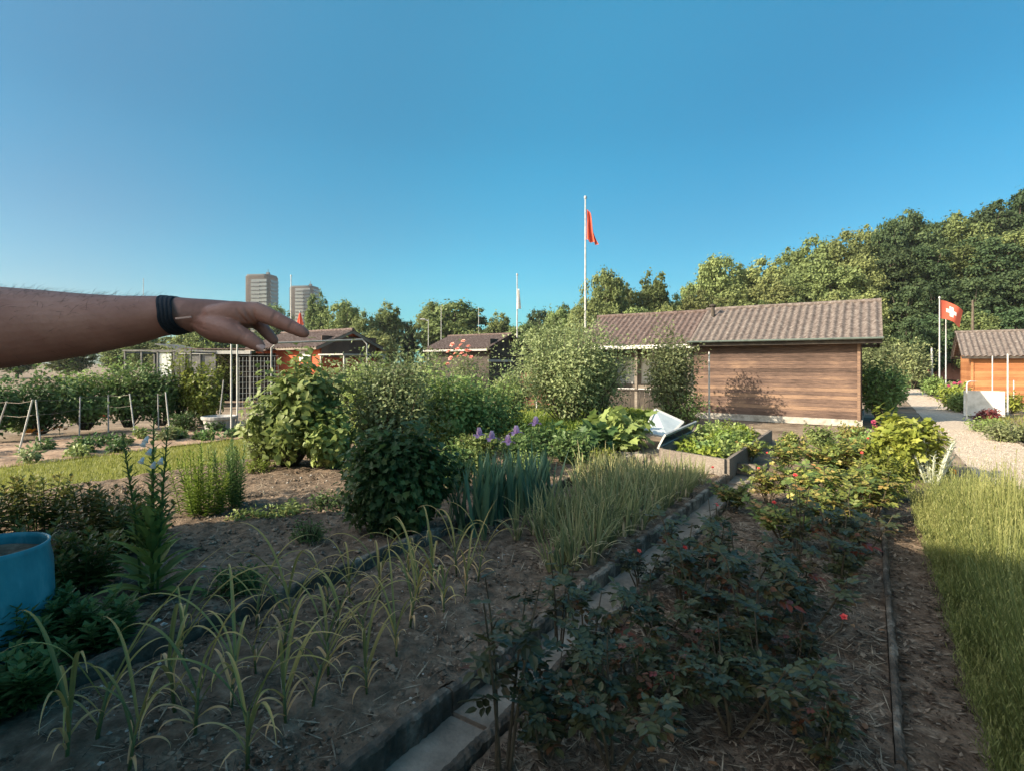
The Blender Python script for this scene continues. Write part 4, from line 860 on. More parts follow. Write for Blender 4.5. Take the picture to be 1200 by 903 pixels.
for o in sorted(gg, key=lambda o: o.location.y): bands[min(3, sum(len(b_[1]) for b_ in bands)//8)][1].append(o)
for nm, os_ in bands:
    for k, o in enumerate(sorted(os_, key=lambda o: o.location.x/o.location.y)): o['label'] = '%s from the left of the %s garlic plants with arching leaves' % (ORD[k], nm)
# onion / leek rows further back
def onion_proto(seed):
    r = np.random.default_rng(seed); root = empty('onion_plant', (0, 0, 0), 'x', 'onion'); lb = MB(); n = 13
    a = r.random(n)*6.28; L_ = .22+.28*r.random(n)
    lb.ribbons(np.stack([np.cos(a)*.02, np.sin(a)*.02, 0*a], 1), a, .08+.35*r.random(n), .1+1.6*r.random(n)**3, L_, .010+.009*r.random(n), 7, r.random(n)*.55, .2+.7*r.random(n), fold=.4, basew=.9, tipw=.1)
    k = 5; a = r.random(k)*6.28; lb.ribbons(np.stack([np.cos(a)*.02, np.sin(a)*.02, 0*a], 1), a, .4, 2.0, .3, .01, 7, .5, 1., fold=.2)
    lb.build('leaf', M['onion'], root)
    sb = MB(); sb.lathe((0, 0, -.01), [(.004, 0), (.022, .012), (.024, .028), (.012, .05), (.010, .09), (.004, .12)], 10, rnd=.9); sb.build('bulb', M['onion'], root, smooth=True); return root
OP = [onion_proto(300+i) for i in range(8)]
cnt = 0
for U_ in np.arange(3.6, 7.7, .18):
    for V_ in np.arange(1.88, 3.22, .19):
        if V_ > 2.75 and U_ < 6.2: continue
        if U_ < 4.1 and V_ > 2.2: continue
        q = P2(U_+random.uniform(-.05, .05), V_+random.uniform(-.05, .05), 0)
        dup(OP[cnt % 8], q, random.random()*6.28, random.uniform(.8, 1.2)*(1.15 if U_ < 6.5 else .9), 'onion plant with straight green and straw leaves in the dense rows behind the garlic', 'onion plants in the dense rows'); cnt += 1
for r_ in GP+OP:
    for ch in list(r_.children): bpy.data.objects.remove(ch)
    bpy.data.objects.remove(r_)
# irises
def iris(base, label, seed, nf=22, blooms=()):
    r = np.random.default_rng(seed); root = empty('iris', base, label, 'iris'); b = MB()
    a = r.random(nf)*6.28; pos = r.normal(0, .13, (nf, 3)); pos[:, 2] = 0
    for q in range(3):
        b.ribbons(pos+r.normal(0, .012, (nf, 3))*[1, 1, 0], a, .05+.1*q+.12*r.random(nf), .1+.25*r.random(nf), .50+.24*r.random(nf), .034, 6, r.random(nf), fold=.06, basew=.9, tipw=.02, power=2)
    b.build('leaf', M['iris_leaf'], root)
    for (dx, dy, h, k) in blooms:
        s_ = MB(); s_.tube([(dx*.5, dy*.5, 0), (dx*.9, dy*.9, h*.6), (dx, dy, h)], [.007, .006, .004], 6); s_.build('flower_stalk', M['gstem'], root)
        for j in range(k):
            c = np.array([dx+(-.05 if j else .02)+r.normal(0, .01), dy, h-.10*j]); fbm_ = MB()
            for i in range(3):
                an = i*2.094+r.random(); D = np.array([math.cos(an), math.sin(an), .25])
                fbm_.ribbons([c], an, 1.1, 1.9, .10, .07, 6, .2, .6, fold=.1, basew=.3, tipw=.5)
                fbm_.ribbons([c], an+1.05, .45, -.9, .09, .062, 6, .6, .9, fold=-.15, basew=.3, tipw=.4)
            fbm_.build('flower', M['iris_petal'], root)
iris(gp(574, 608), 'iris clump with two pale purple blooms and blue green sword leaves, left of the rows', 1, 34, ((-.13, 0, .86, 1), (.0, -.03, .83, 1)))
iris(gp(598, 602), 'iris clump with stacked purple blooms beside the light berry shrub', 2, 30, ((.03, 0, .86, 2),))
iris(gp(622, 592), 'iris clump with one tall purple bloom on the right of the purple flowers', 3, 26, ((.04, .02, .92, 1),))
iris(gp(556, 622), 'blue green iris leaves without flowers nearest the kerb', 4, 16, ())

# ------------------------------------------------------------------ rose bushes
def rose_proto(seed, H, rad, ncane, mat, dens=1., leaf=.05):
    r = np.random.default_rng(seed); root = empty('rose_bush', (0, 0, 0), 'x', 'rose'); sb = MB(); P = []; D = []; tips = []
    for i in range(ncane):
        a = r.random()*6.28; q = .3+.7*r.random(); tp = np.array([math.cos(a)*rad*q, math.sin(a)*rad*q, H*(.6+.45*r.random())]); tips.append(tp)
        b0 = np.array([math.cos(a)*.03, math.sin(a)*.03, 0]); m1 = b0*.6+tp*.4+np.array([0, 0, H*.12])+r.normal(0, .03, 3)
        tt = np.linspace(0, 1, 7)[:, None]; c = (1-tt)**2*b0+2*tt*(1-tt)*m1+tt**2*tp
        sb.tube(c, np.linspace(.009, .003, 7), 6)
        br = int(4*dens)+2
        for j in range(br):
            t = .3+.65*r.random(); s_ = (1-t)**2*b0+2*t*(1-t)*m1+t*t*tp; dd = nrm(np.array([*r.normal(0, 1, 2), .5])); e = s_+dd*rad*.45*r.random(); sb.tube([s_, (s_+e)/2+[0, 0, .01], e], [.004, .003, .0015], 5)
            for w_ in np.linspace(.35, 1, 4): P.append(s_+(e-s_)*w_); D.append(dd)
        for w_ in np.linspace(.4, 1, int(7*dens)): P.append((1-w_)**2*b0+2*w_*(1-w_)*m1+w_*w_*tp); D.append(nrm(r.normal(0, 1, 3)+[0, 0, .3]))
    sb.build('cane', M['cane'], root)
    P = np.array(P); n = len(P); fb = MB(); a = r.random(n)*6.28; el = r.normal(.05, .35, n)
    D = np.stack([np.cos(a)*np.cos(el), np.sin(a)*np.cos(el), np.sin(el)], 1); N = np.stack([-np.cos(a)*np.sin(el), -np.sin(a)*np.sin(el), np.cos(el)], 1)+r.normal(0, .25, (n, 3)); N = nrm(N)
    Sd = nrm(np.cross(D, N)); lf = leaf*(.7+.6*r.random(n)); rc = np.clip(r.random(n)*.85, 0, 1); rc[r.random(n) < .02] = 1.
    for t, s_ in ((1.6, 0), (1.05, 1), (1.05, -1), (.5, 1), (.5, -1)):
        DD = nrm(D*(1 if s_ == 0 else .55)+Sd*s_*.9); fb.leaves(P+D*(lf*t)[:, None], DD, N, lf*(1.15 if s_ == 0 else .95), lf*.68, np.clip(rc+r.normal(0, .06, n), 0, 1), 'oval')
    fb.ribbons(P, a, 1.5-el, .2, lf*1.6, .002, 2, .3, across=2)
    fb.build('foliage', M[mat], root); root['_t'] = 0
    return root, tips
RL = {}
def put_rose(proto, px, py, sc, label, fl=(), mat='petal_red', group='rose bushes in the right bed', r=.019):
    p = gp(px, py); o = dup(proto[0], p, 0, sc, label, group)
    for (fx, fy) in fl:   # flower at the end of a cane
        q = at(fx, fy, p[1]-.08); b = MB(); flower_mb(b, (q-p)/sc, r/sc, up=(random.uniform(-.5, .3), -.5, .8)); b.build('flower', M[mat], o)
        b = MB(); b.tube([(q-p)/sc*np.array([.5, .5, .55]), (q-p)/sc*np.array([.95, .95, .85]), (q-p)/sc], [.004, .003, .002], 5); b.build('flower_stalk', M['cane'], o)
    return o
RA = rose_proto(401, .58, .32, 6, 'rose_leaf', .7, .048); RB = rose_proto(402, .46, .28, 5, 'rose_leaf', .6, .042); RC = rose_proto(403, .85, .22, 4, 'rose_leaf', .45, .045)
RD = rose_proto(404, .65, .38, 10, 'rose_leaf_sunlit', 1.2, .05); RE = rose_proto(405, .55, .36, 9, 'rose_leaf_sunlit', 1.1, .05); RF = rose_proto(406, .34, .26, 5, 'rose_leaf', .5, .038)
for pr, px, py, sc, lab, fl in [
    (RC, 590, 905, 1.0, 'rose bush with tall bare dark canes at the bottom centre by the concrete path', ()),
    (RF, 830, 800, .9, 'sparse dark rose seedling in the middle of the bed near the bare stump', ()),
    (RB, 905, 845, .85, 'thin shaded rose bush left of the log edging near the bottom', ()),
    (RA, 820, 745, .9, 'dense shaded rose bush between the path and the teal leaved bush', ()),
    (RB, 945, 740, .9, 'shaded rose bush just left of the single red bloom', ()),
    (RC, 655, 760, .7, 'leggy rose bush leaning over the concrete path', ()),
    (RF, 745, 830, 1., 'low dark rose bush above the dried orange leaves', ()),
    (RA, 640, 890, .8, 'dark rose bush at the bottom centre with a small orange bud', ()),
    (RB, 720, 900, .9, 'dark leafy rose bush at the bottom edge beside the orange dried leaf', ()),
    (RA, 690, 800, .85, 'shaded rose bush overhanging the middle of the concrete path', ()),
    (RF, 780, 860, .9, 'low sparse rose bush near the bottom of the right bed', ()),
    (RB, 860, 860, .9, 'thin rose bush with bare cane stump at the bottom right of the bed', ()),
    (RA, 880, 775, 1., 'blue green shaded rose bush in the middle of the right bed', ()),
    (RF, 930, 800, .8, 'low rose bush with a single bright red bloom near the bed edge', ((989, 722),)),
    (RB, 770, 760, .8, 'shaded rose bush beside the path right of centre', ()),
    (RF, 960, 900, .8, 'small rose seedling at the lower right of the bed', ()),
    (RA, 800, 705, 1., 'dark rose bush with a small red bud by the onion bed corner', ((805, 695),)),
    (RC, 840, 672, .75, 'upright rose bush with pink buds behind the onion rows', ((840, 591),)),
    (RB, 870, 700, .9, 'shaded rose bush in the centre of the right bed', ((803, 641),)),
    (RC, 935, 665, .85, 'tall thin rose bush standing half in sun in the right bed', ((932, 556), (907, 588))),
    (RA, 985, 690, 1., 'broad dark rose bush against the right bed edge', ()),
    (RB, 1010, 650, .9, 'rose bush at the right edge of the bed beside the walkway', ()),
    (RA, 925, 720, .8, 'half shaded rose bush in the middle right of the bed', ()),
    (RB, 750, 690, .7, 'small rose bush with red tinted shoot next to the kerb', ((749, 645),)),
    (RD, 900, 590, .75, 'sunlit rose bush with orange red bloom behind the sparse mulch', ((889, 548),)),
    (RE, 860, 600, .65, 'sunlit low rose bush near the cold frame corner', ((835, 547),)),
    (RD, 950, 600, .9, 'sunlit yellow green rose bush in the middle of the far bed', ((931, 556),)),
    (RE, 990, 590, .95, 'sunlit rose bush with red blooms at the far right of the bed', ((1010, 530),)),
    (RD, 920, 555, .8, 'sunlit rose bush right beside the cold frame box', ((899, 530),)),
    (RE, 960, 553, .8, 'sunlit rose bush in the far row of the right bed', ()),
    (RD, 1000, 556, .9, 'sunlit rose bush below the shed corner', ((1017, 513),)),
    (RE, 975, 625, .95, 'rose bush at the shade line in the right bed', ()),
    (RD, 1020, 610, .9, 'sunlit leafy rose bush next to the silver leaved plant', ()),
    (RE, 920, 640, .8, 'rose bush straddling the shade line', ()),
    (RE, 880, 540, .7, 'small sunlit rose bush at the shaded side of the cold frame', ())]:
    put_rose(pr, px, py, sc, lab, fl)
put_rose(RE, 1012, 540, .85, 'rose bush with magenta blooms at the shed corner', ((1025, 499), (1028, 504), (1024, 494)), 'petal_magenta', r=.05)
for pr in (RA, RB, RC, RD, RE, RF):
    for ch in list(pr[0].children): bpy.data.objects.remove(ch)
    bpy.data.objects.remove(pr[0])
b = MB(); n = 150; U_ = .9+7*rng.random(n); V_ = -.05+1.35*rng.random(n); P = u*U_[:, None]+v*V_[:, None]; P[:, 2] = .02; a = rng.random(n)*6.28
b.leaves(P, np.stack([np.cos(a), np.sin(a), .15+0*a], 1), np.stack([.3*np.sin(a), 0*a, 1+0*a], 1), .045, .028, rng.random(n), 'oval')
T(b.build('fallen_leaves', M['dryleaf']), 'brown and orange fallen leaves scattered on the rose bed', 'leaves', kind='stuff')

# ------------------------------------------------------------------ plants around the far beds
shp('lovage', 'large bright green leafy perennial beside the gravel path', 'perennial', 1064, 560, 482, 72, 3200, .10, 'leaf_yel', shape='lobed', seed=81, twigs=50, wl=.9)
shp('lady_mantle', 'low yellow green flowering plant in front of the bright perennial', 'perennial', 1040, 582, 525, 66, 2200, .06, 'leaf_yel', shape='kite', seed=82, twigs=50)
shp('marigold', 'small plant with orange flowers beside the silver stems', 'flower', 1104, 562, 538, 26, 300, .05, 'leaf_olive', seed=83, twigs=16)
p_ = gp(1104, 562); o_ = empty('marigold', p_, 'orange marigold blooms between the silver plant and the gravel', 'flower'); flowers(o_, [at(1099, 541, p_[1])-p_, at(1103, 537, p_[1])-p_, at(1116, 552, p_[1])-p_], .06, 'petal_orange')
# silver lamb's ear spikes
p_ = gp(1092, 566); o_ = empty('silver_plant', p_, 'clump of pale silver upright stems at the end of the lavender', 'plant'); b = MB(); sb = MB()
for i in range(16):
    a = random.random()*6.28; tp = np.array([math.cos(a)*.26, math.sin(a)*.2, random.uniform(.35, .62)]); sb.tube([tp*[.3, .3, 0], tp*[.7, .7, .6], tp], [.01, .011, .007], 6)
    t = np.linspace(.1, 1, 16); aa = np.arange(16)*2.4; b.leaves(tp*[.3, .3, 0]+(tp-tp*[.3, .3, 0])*t[:, None], np.stack([np.cos(aa), np.sin(aa), .9+0*aa], 1), np.stack([-np.cos(aa), -np.sin(aa), .9+0*aa], 1), .07, .022, None, 'kite')
sb.build('stem', M['silver'], o_); b.build('foliage', M['silver'], o_)
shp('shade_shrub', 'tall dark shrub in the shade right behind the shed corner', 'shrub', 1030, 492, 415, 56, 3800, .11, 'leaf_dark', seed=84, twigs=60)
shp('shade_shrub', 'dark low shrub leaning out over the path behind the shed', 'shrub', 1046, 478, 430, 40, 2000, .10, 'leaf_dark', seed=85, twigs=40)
r_, _t = shp('forsythia', 'bush with yellow blooms glimpsed behind the shed corner', 'bush', 1016, 470, 432, 22, 700, .12, 'leaf_yel', seed=86, twigs=24)
shp('tall_bush', 'yellow green bush above the dark shrub behind the shed', 'bush', 1032, 462, 392, 50, 3000, .16, 'leaf_olive', seed=87, twigs=60)
shp('tall_bush', 'pale flowering bush at the end of the gravel path', 'bush', 1068, 455, 388, 44, 3000, .2, 'leaf_olive', seed=88, twigs=60)
shp('tall_bush', 'yellow leaved bush next to the narrow red tool shed', 'bush', 1058, 452, 402, 30, 1800, .2, 'leaf_yel', seed=89, twigs=40)
r_, _t = shp('flower_border', 'bushy flower border with yellow green leaves along the right path edge', 'border plant', 1118, 480, 448, 34, 1800, .12, 'leaf_yel', seed=90, twigs=40)
shp('flower_border', 'dark green bush in front of the white board by the path', 'border plant', 1126, 482, 458, 28, 1600, .10, 'leaf_mid', seed=91, twigs=40)
shp('flower_border', 'green bush on the right path edge further back', 'border plant', 1095, 464, 440, 22, 1500, .14, 'leaf_mid', seed=92, twigs=40)
r_, _t = shp('flower_border', 'pink flowering plant in front of the tool shed', 'border plant', 1120, 470, 444, 28, 900, .10, 'leaf_olive', seed=93, twigs=30)
p_ = gp(1120, 470); flowers(r_, [at(x, y, p_[1]-.4)-p_ for x, y in ((1118, 449), (1122, 450), (1125, 448), (1112, 452))], .08, 'petal_magenta')
shp('ground_herb', 'low silvery green plants at the right edge beside the gravel', 'plant', 1185, 516, 494, 60, 1500, .07, 'leaf_olive', seed=94, twigs=50)
shp('ground_herb', 'reddish low plant at the foot of the white board', 'plant', 1157, 492, 480, 30, 500, .10, 'redleaf', seed=95, twigs=20)
shp('ground_herb', 'green plant beside the thin pole in front of the orange hut', 'plant', 1186, 484, 458, 24, 600, .10, 'leaf_yel', seed=96, twigs=20)
shp('ground_herb', 'fringe of low plants where the gravel meets the right bed', 'plant', 1160, 505, 490, 46, 900, .07, 'leaf_mid', seed=97, twigs=30)
for i_, (px, py, yt, wd, mt, lab) in enumerate([(930, 532, 505, 40, 'rose_leaf_sunlit', 'leafy plant right of the cold frame box near its shaded side'), (962, 524, 500, 40, 'leaf_mid', 'pale green plant in front of the white shed base'),
        (996, 520, 494, 44, 'rose_leaf_sunlit', 'yellow green plant at the shed corner post'), (1022, 532, 500, 40, 'leaf_mid', 'bushy plant between the shed corner and the bright perennial'), (985, 548, 520, 50, 'leaf_yel', 'low bright plant behind the sunlit rose bushes')]):
    shp('border_plant', lab, 'plant', px, py, yt, wd, 1300, .065, mt, seed=900+i_, twigs=40, wl=.6)
# rhubarb and vegetables in the middle
r_, _t = shp('rhubarb', 'large leaved rhubarb clump left of the white cold frame lid', 'rhubarb', 722, 524, 486, 74, 520, .22, 'leaf_mid', shape='lobed', seed=98, twigs=50, wl=1.0, flat=1.5)
shp('rhubarb', 'second rhubarb clump nearer the onion rows', 'rhubarb', 690, 535, 497, 70, 360, .2, 'leaf_dark', shape='lobed', seed=99, twigs=40, wl=1.0, flat=1.5)
shp('leafy_plant', 'dark low shrub right behind the currant bush', 'plant', 535, 580, 510, 50, 1800, .07, 'leaf_dark', seed=110, twigs=40)
shp('leafy_plant', 'mid green low shrub left behind the iris blooms', 'plant', 560, 556, 500, 60, 2400, .07, 'leaf_mid', seed=111, twigs=50)
shp('leafy_plant', 'dark green low shrub right behind the iris blooms', 'plant', 612, 552, 505, 60, 2400, .07, 'leaf_dark', seed=112, twigs=50)
shp('leafy_plant', 'dark leafy plants in front of the rhubarb', 'plant', 668, 545, 507, 56, 1500, .08, 'leaf_dark', seed=113, twigs=40)
shp('leafy_plant', 'dark leafy plant behind the purple irises', 'plant', 635, 535, 498, 80, 1800, .09, 'leaf_dark', seed=100, twigs=50)
shp('leafy_plant', 'bright green celery like plant behind the onion rows', 'plant', 707, 548, 521, 34, 800, .05, 'leaf_yel', seed=101, twigs=40)
shp('leafy_plant', 'pale herb between the irises and the onion rows', 'plant', 622, 560, 522, 50, 1000, .05, 'leaf_mid', seed=102, twigs=40)
# strawberry patch: ground cover
n = 9000; U_ = 9.6+6.6*rng.random(n); V_ = 4.3+4.2*rng.random(n); P = u*U_[:, None]+v*V_[:, None]; P[:, 2] = .03+.28*vnoise(U_*2, V_*2)*rng.random(n)**.4
a = rng.random(n)*6.28; b = MB(); b.leaves(P, np.stack([np.cos(a), np.sin(a), .5+0*a], 1), rng.normal(0, .4, (n, 3))+[0, 0, 1], .10, .07, rng.random(n), 'kite')
n = 9000; U_ = 9.6+6.6*rng.random(n); V_ = 4.3+4.2*rng.random(n); P = u*U_[:, None]+v*V_[:, None]
b.ribbons(P, rng.random(n)*6.28, .3*rng.random(n), .6, .15+.2*rng.random(n), .012, 3, rng.random(n), across=2)
T(b.build('green_ground_cover', M['lily']), 'bright green ground cover strip in front of the porch', 'ground cover', kind='stuff')
# low vegetables in dry bed (left): individual small plants
VG = 'small vegetables in the dry bed'
for i in range(44):
    U_ = random.uniform(1, 12); V_ = random.uniform(11.4, 13.4); q = P2(U_, V_, 0)
    pr = shrub('vegetable_plant', 'small low vegetable plant on the dry brown bed behind the lawn', 'vegetable', q, random.uniform(.15, .3), .22, .2, 160, .09, random.choice(['leaf_mid', 'leaf_olive', 'leaf_dark']), seed=600+i, twigs=14, group=VG)
for i, (px, py) in enumerate([(122, 493), (40, 512), (70, 508)]):
    o_ = empty('red_flower', gp(px, py), ['red flower on the dry bed near the third stake', 'orange flower near the leaning stakes', 'orange flower between the stakes on the dry bed'][i], 'flower'); flowers(o_, [(0, 0, .14), (.12, .02, .1), (-.1, 0, .12)], .09, ['petal_red', 'petal_orange', 'petal_orange'][i])
    b = MB(); b.tube([(0, 0, -.02), (0, 0, .14)], .006, 5); b.build('stem', M['gstem'], o_)
# path-edge and far fill hedges left
for i, (px, py, yt, wd) in enumerate([(-110, 500, 425, 90), (250, 470, 392, 70), (200, 472, 398, 60), (335, 486, 462, 60), (400, 478, 420, 70), (440, 475, 425, 60), (600, 478, 428, 50), (480, 470, 420, 60)]):
    shp('background_shrub', ['shrub beyond the left edge of the photo', 'tall shrub behind the low shelter under the wrist', 'tall shrub behind the greenhouse under the wristband', 'low shrub seen between trellis and vine', 'shrub behind the vine under the red hut roof', 'shrub behind the olive fruit shrub', 'shrub left of the apple tree', 'shrub below the dark gabled hut'][i], 'shrub', px, py, yt, wd, 2200, .13, 'leaf_mid' if i % 2 else 'leaf_olive', seed=700+i, twigs=50)

# ------------------------------------------------------------------ cold frame box
FL = np.array([2.37, 8.6, 0]); FR = np.array([3.05, 7.62, 0]); BR = np.array([5.30, 11.0, 0]); BL = np.array([4.35, 12.1, 0])
cf = empty('planting_box', FL, 'weathered concrete cold frame box full of green leafy plants', 'cold frame')
def wallseg(a, b_, t=.05, h=.27): g = MB(); g.bar(a-FL+[0, 0, h/2-.02], b_-FL+[0, 0, h/2-.02], t, h, rnd=.5); return g
for nm, a, b_ in (('front_board', FL, FR), ('side_board', FR, BR), ('back_board', BR, BL), ('side_board', BL, FL)):
    e = nrm(b_-a)*.03; wallseg(a+e, b_-e).build(nm, M['greywood'], cf)
g = MB(); cI = (FL+FR+BR+BL)/4; g.poly([(p*.96+cI*.04)-FL+[0, 0, .12] for p in (FL, FR, BR, BL)], [(0, 1, 2, 3)]); g.build('soil_fill', M['soil'], cf)
for i in range(22):
    s_ = random.uniform(.06, .94); t_ = random.uniform(.15, .85); p = (FL*(1-s_)+BL*s_)*(1-t_)+(FR*(1-s_)+BR*s_)*t_; p[2] = .12
    shrub('leafy_crop', 'green leafy crop plant growing inside the cold frame box', 'crop plant', p, random.uniform(.22, .34), .26, .26, 230, .09, 'leaf_mid' if i % 3 else 'lily', seed=800+i, twigs=16, group='crop plants in the cold frame')
# opened glass lid along the left side of the frame and a second lid behind
def lid(name, label, corners, glass='glass'):
    c = [np.array(q, float) for q in corners]; root = empty(name, c[0], label, 'lid'); o = c[0]
    n_ = nrm(np.cross(c[1]-c[0], c[3]-c[0])); g = MB(); g.poly([q-o+n_*.004 for q in c]+[q-o-n_*.004 for q in c], [(0, 1, 2, 3), (7, 6, 5, 4), (0, 4, 5, 1), (1, 5, 6, 2), (2, 6, 7, 3), (3, 7, 4, 0)]); g.build('pane', M[glass], root)
    for i in range(4): g = MB(); e_ = nrm(c[(i+1) % 4]-c[i])*(.02 if i % 2 else -.0); g.bar(c[i]-o+e_, c[(i+1) % 4]-o-e_, .045, .03, up=n_); g.build('frame', M['white'], root)
lv = -v*.10+np.array([0, 0, .20])
lid('glass_lid', 'opened dark glass lid standing along the left side of the cold frame box', [FL+[0, .1, .25], BL*.6+FL*.4+[0, 0, .25], BL*.6+FL*.4+[0, 0, .25]+lv, FL+[0, .1, .25]+lv], 'darkglass')
lid('glass_lid', 'pale glass lid propped up beside the rhubarb clump', [at(755, 506, 10.7), at(783, 512, 10.5), at(801, 494, 11.4), at(768, 479, 11.7)])

# ------------------------------------------------------------------ barrel, tub, board, trellises
bc = np.array([-2.86, 2.92, -.02])
br = empty('plastic_barrel', bc, 'cut down blue plastic barrel half hidden at the left edge', 'barrel')
g = MB(); g.lathe((0, 0, 0), [(.24, .05), (.262, .08), (.285, .2), (.29, .34), (.285, .5), (.268, .6), (.272, .625), (.262, .628), (.255, .6), (.27, .5), (.27, .2), (.24, .1)], 40); g.build('barrel_wall', M['blue'], br, smooth=True)
g = MB(); g.lathe((0, 0, 0), [(.268, .555), (.2, .58), (.1, .572), (.001, .585)], 30); g.build('soil_fill', M['soil'], br)
tb = gp(257, 503); t_ = empty('stone_tub', tb, 'round grey stone tub beside the white trellis poles', 'tub')
g = MB(); g.lathe((0, 0, 0), [(.27, 0), (.31, .04), (.35, .24), (.39, .27), (.40, .33), (.36, .34), (.33, .30), (.3, .25), (.001, .25)], 28); g.build('tub_wall', M['grey'], t_, smooth=False)
bd = gp(1153, 488)
t_ = empty('white_board', bd, 'stained white board standing upright in the bed by the gravel path', 'board')
g = MB(); g.box(np.array([0, 0, .40]), (.95, .03, .76), (-v, u, (0, 0, 1))); g.build('panel', surf('stained_white', [(.36, .35, .31), (.52, .50, .46), (.62, .60, .57)], 3.5, rough=.7, bump=.2), t_)
q = gp(1133, 492); b = MB(); b.tube([q, q+[0, 0, 1.0], q+[.03, 0, 1.08], q+[.10, 0, 1.1], q+[.33, 0, 1.1]], .02, 8); T(b.build('bent_pipe', M['white']), 'white pipe bent at the top beside the stained board', 'pipe')
q = gp(1163, 484); pole('garden_pole', 'thin white pole rising behind the stained board', 'pole', q, q+[0, 0, 1.85], .018, 'white')
q = gp(1181, 486); pole('garden_pole', 'thicker white pole in front of the orange hut wall', 'pole', q, q+[0, 0, 1.9], .025, 'white')
q = gp(1092, 455); pole('garden_pole', 'white post in front of the narrow red tool shed', 'pole', q, q+[0, 0, 2.6], .07, 'white')
q = gp(1188, 478); pole('garden_pole', 'short thin stake near the right edge', 'pole', q, q+[0, 0, 1.0], .02, 'white')
q = gp(629, 480); pole('garden_pole', 'short white pole left of the apple tree', 'pole', q, at(629, 425, q[1]), .03, 'white')
# plank board behind pole near (640,440)
q = gp(640, 474); t_ = empty('board_fence', q, 'short brown board fence between the apple tree and the light shrub', 'fence'); 
for i in range(7): g = MB(); g.box(nrm(np.array([1, .1, 0]))*(-.9+.3*i)+np.array([0, 0, .62]), (.28, .03, 1.25)); g.build('board', M['darkred'], t_)
g = MB(); g.box((0, .04, .9), (2.1, .04, .08)); g.box((0, .04, .35), (2.1, .04, .08)); g.build('rail', M['greywood'], t_)
# white trellis poles with wire panel
q1 = gp(271, 506); q2 = gp(278, 502)
pole('trellis_pole', 'left one of two tall white poles beside the stone tub', 'pole', q1, q1+[0, 0, 2.05], .022, 'white')
pole('trellis_pole', 'right one of two tall white poles beside the stone tub', 'pole', q2, q2+[0, 0, 2.1], .022, 'white')
A_ = gp(279, 503)+[0, .05, 0]; B_ = gp(326, 500); t_ = empty('wire_trellis', A_, 'square wire mesh trellis panel between the white poles and the vine', 'trellis'); g = MB()
for s_ in np.linspace(0, 1, 12): g.tube([(B_-A_)*s_+[0, 0, .05], (B_-A_)*s_+[0, 0, 1.75]], .004, 5)
for z in np.arange(.1, 1.8, .13): g.tube([np.array([0, 0, z]), (B_-A_)+[0, 0, z]], .004, 5)
g.build('mesh_panel', M['white'], t_)
# bent white pipe arch over the vine
a_ = gp(318, 520); b_ = gp(430, 512); g = MB(); z = 1.6+(HZ-402)/F*a_[1]
z2 = 1.6+(HZ-398)/F*b_[1]
g.tube([a_, a_+[0, 0, z-.1], a_+[.1, 0, z], b_+[-.1, 0, z2], b_+[0, 0, z2-.1], b_], .018, 8)
T(g.build('pipe_arch', M['grey']), 'rusty white pipe arch spanning over the tall vine', 'pipe arch')
# staked string row on the left
st = [((22, 530), (38, 468)), ((48, 524), (42, 468)), ((93, 510), (94, 464)), ((127, 506), (127, 462)), ((158, 508), (152, 461)), ((186, 502), (185, 461)), ((199, 508), (194, 459)), ((256, 500), (262, 445)), ((-30, 520), (-32, 468)), ((-10, 522), (8, 470))]
tops = []
for i, ((x0, y0), (x1, y1)) in enumerate(st):
    q = gp(x0, y0); tp = at(x1, y1, q[1]+.05); tops.append(tp)
    pole('garden_stake', ['leaning white stake, left leg of the pair that meets at the top', 'white stake, right leg of the pair that meets at the top', 'thin upright stake right of the crossed pair', 'weathered stake in the middle of the row', 'whitish leaning stake with its foot on the dry bed', 'thin grey stake right of the whitish leaning one', 'last white stake of the row on the right', 'leaning thin cane beside the stone tub', 'stake beyond the left edge', 'stake at the far left edge'][i], 'stake', q, tp, .016, 'white' if i in (0, 1, 4, 6) else 'grey', 'stakes of the string row')
g = MB(); tt = [tops[i] for i in (8, 9, 0, 2, 3, 4, 5, 6)]
for zo in (-.02, -.28, -.6):
    pts = []
    for a, b_ in zip(tt[:-1], tt[1:]):
        for s_ in (0, .5): p = a*(1-s_)+b_*s_; p = p.copy(); p[2] = p[2]+zo-(.03 if s_ else 0); pts.append(p)
    g.tube(pts, .004, 5)
T(g.build('string_line', M['greywood']), 'pale strings stretched between the garden stakes', 'string')
# glass / net enclosures behind (left), white gutter shelter
q = gp(185, 478); t_ = empty('greenhouse', q, 'low greenhouse with hazy panes behind the left hedge', 'greenhouse')
W_ = 77/F*q[1]; g = MB(); g.box((0, 0, 1.0), (W_, 1.6, 1.9)); 
g = MB(); zt = 1.6+(HZ-411)/F*q[1]
for s_ in np.linspace(-.5, .5, 5): g.box((s_*W_, 0, zt/2), (.05, .05, zt)); g.box((s_*W_, 1.6, zt/2), (.05, .05, zt))
for x_ in (-W_/2, W_/2): g.box((x_, .8, zt*.97), (.05, 1.66, .05))
for y_ in (0, 1.6): g.box((0, y_-.03, zt), (W_+.1, .05, .06)); g.box((0, y_-.03, zt*.55), (W_, .04, .05))
g.build('frame', M['dullgrey'], t_)
g = MB(); g.box((0, 1.64, zt*.5), (W_, .01, zt*.9)); g.build('pane', M['dullgrey'], t_)
g = MB(); g.box((W_*.1, .02, zt*.75), (W_*.2, .01, zt*.4)); g.build('pane', M['glass'], t_)
q = gp(252, 474); t_ = empty('lean_to_shelter', q, 'low shelter with pale gutter and dark underside left of the red hut', 'shelter'); W_ = 84/F*q[1]; zt = 1.6+(HZ-413)/F*q[1]
g = MB(); g.box((0, 0, zt), (W_, .1, .13)); g.build('gutter', M['grey'], t_)
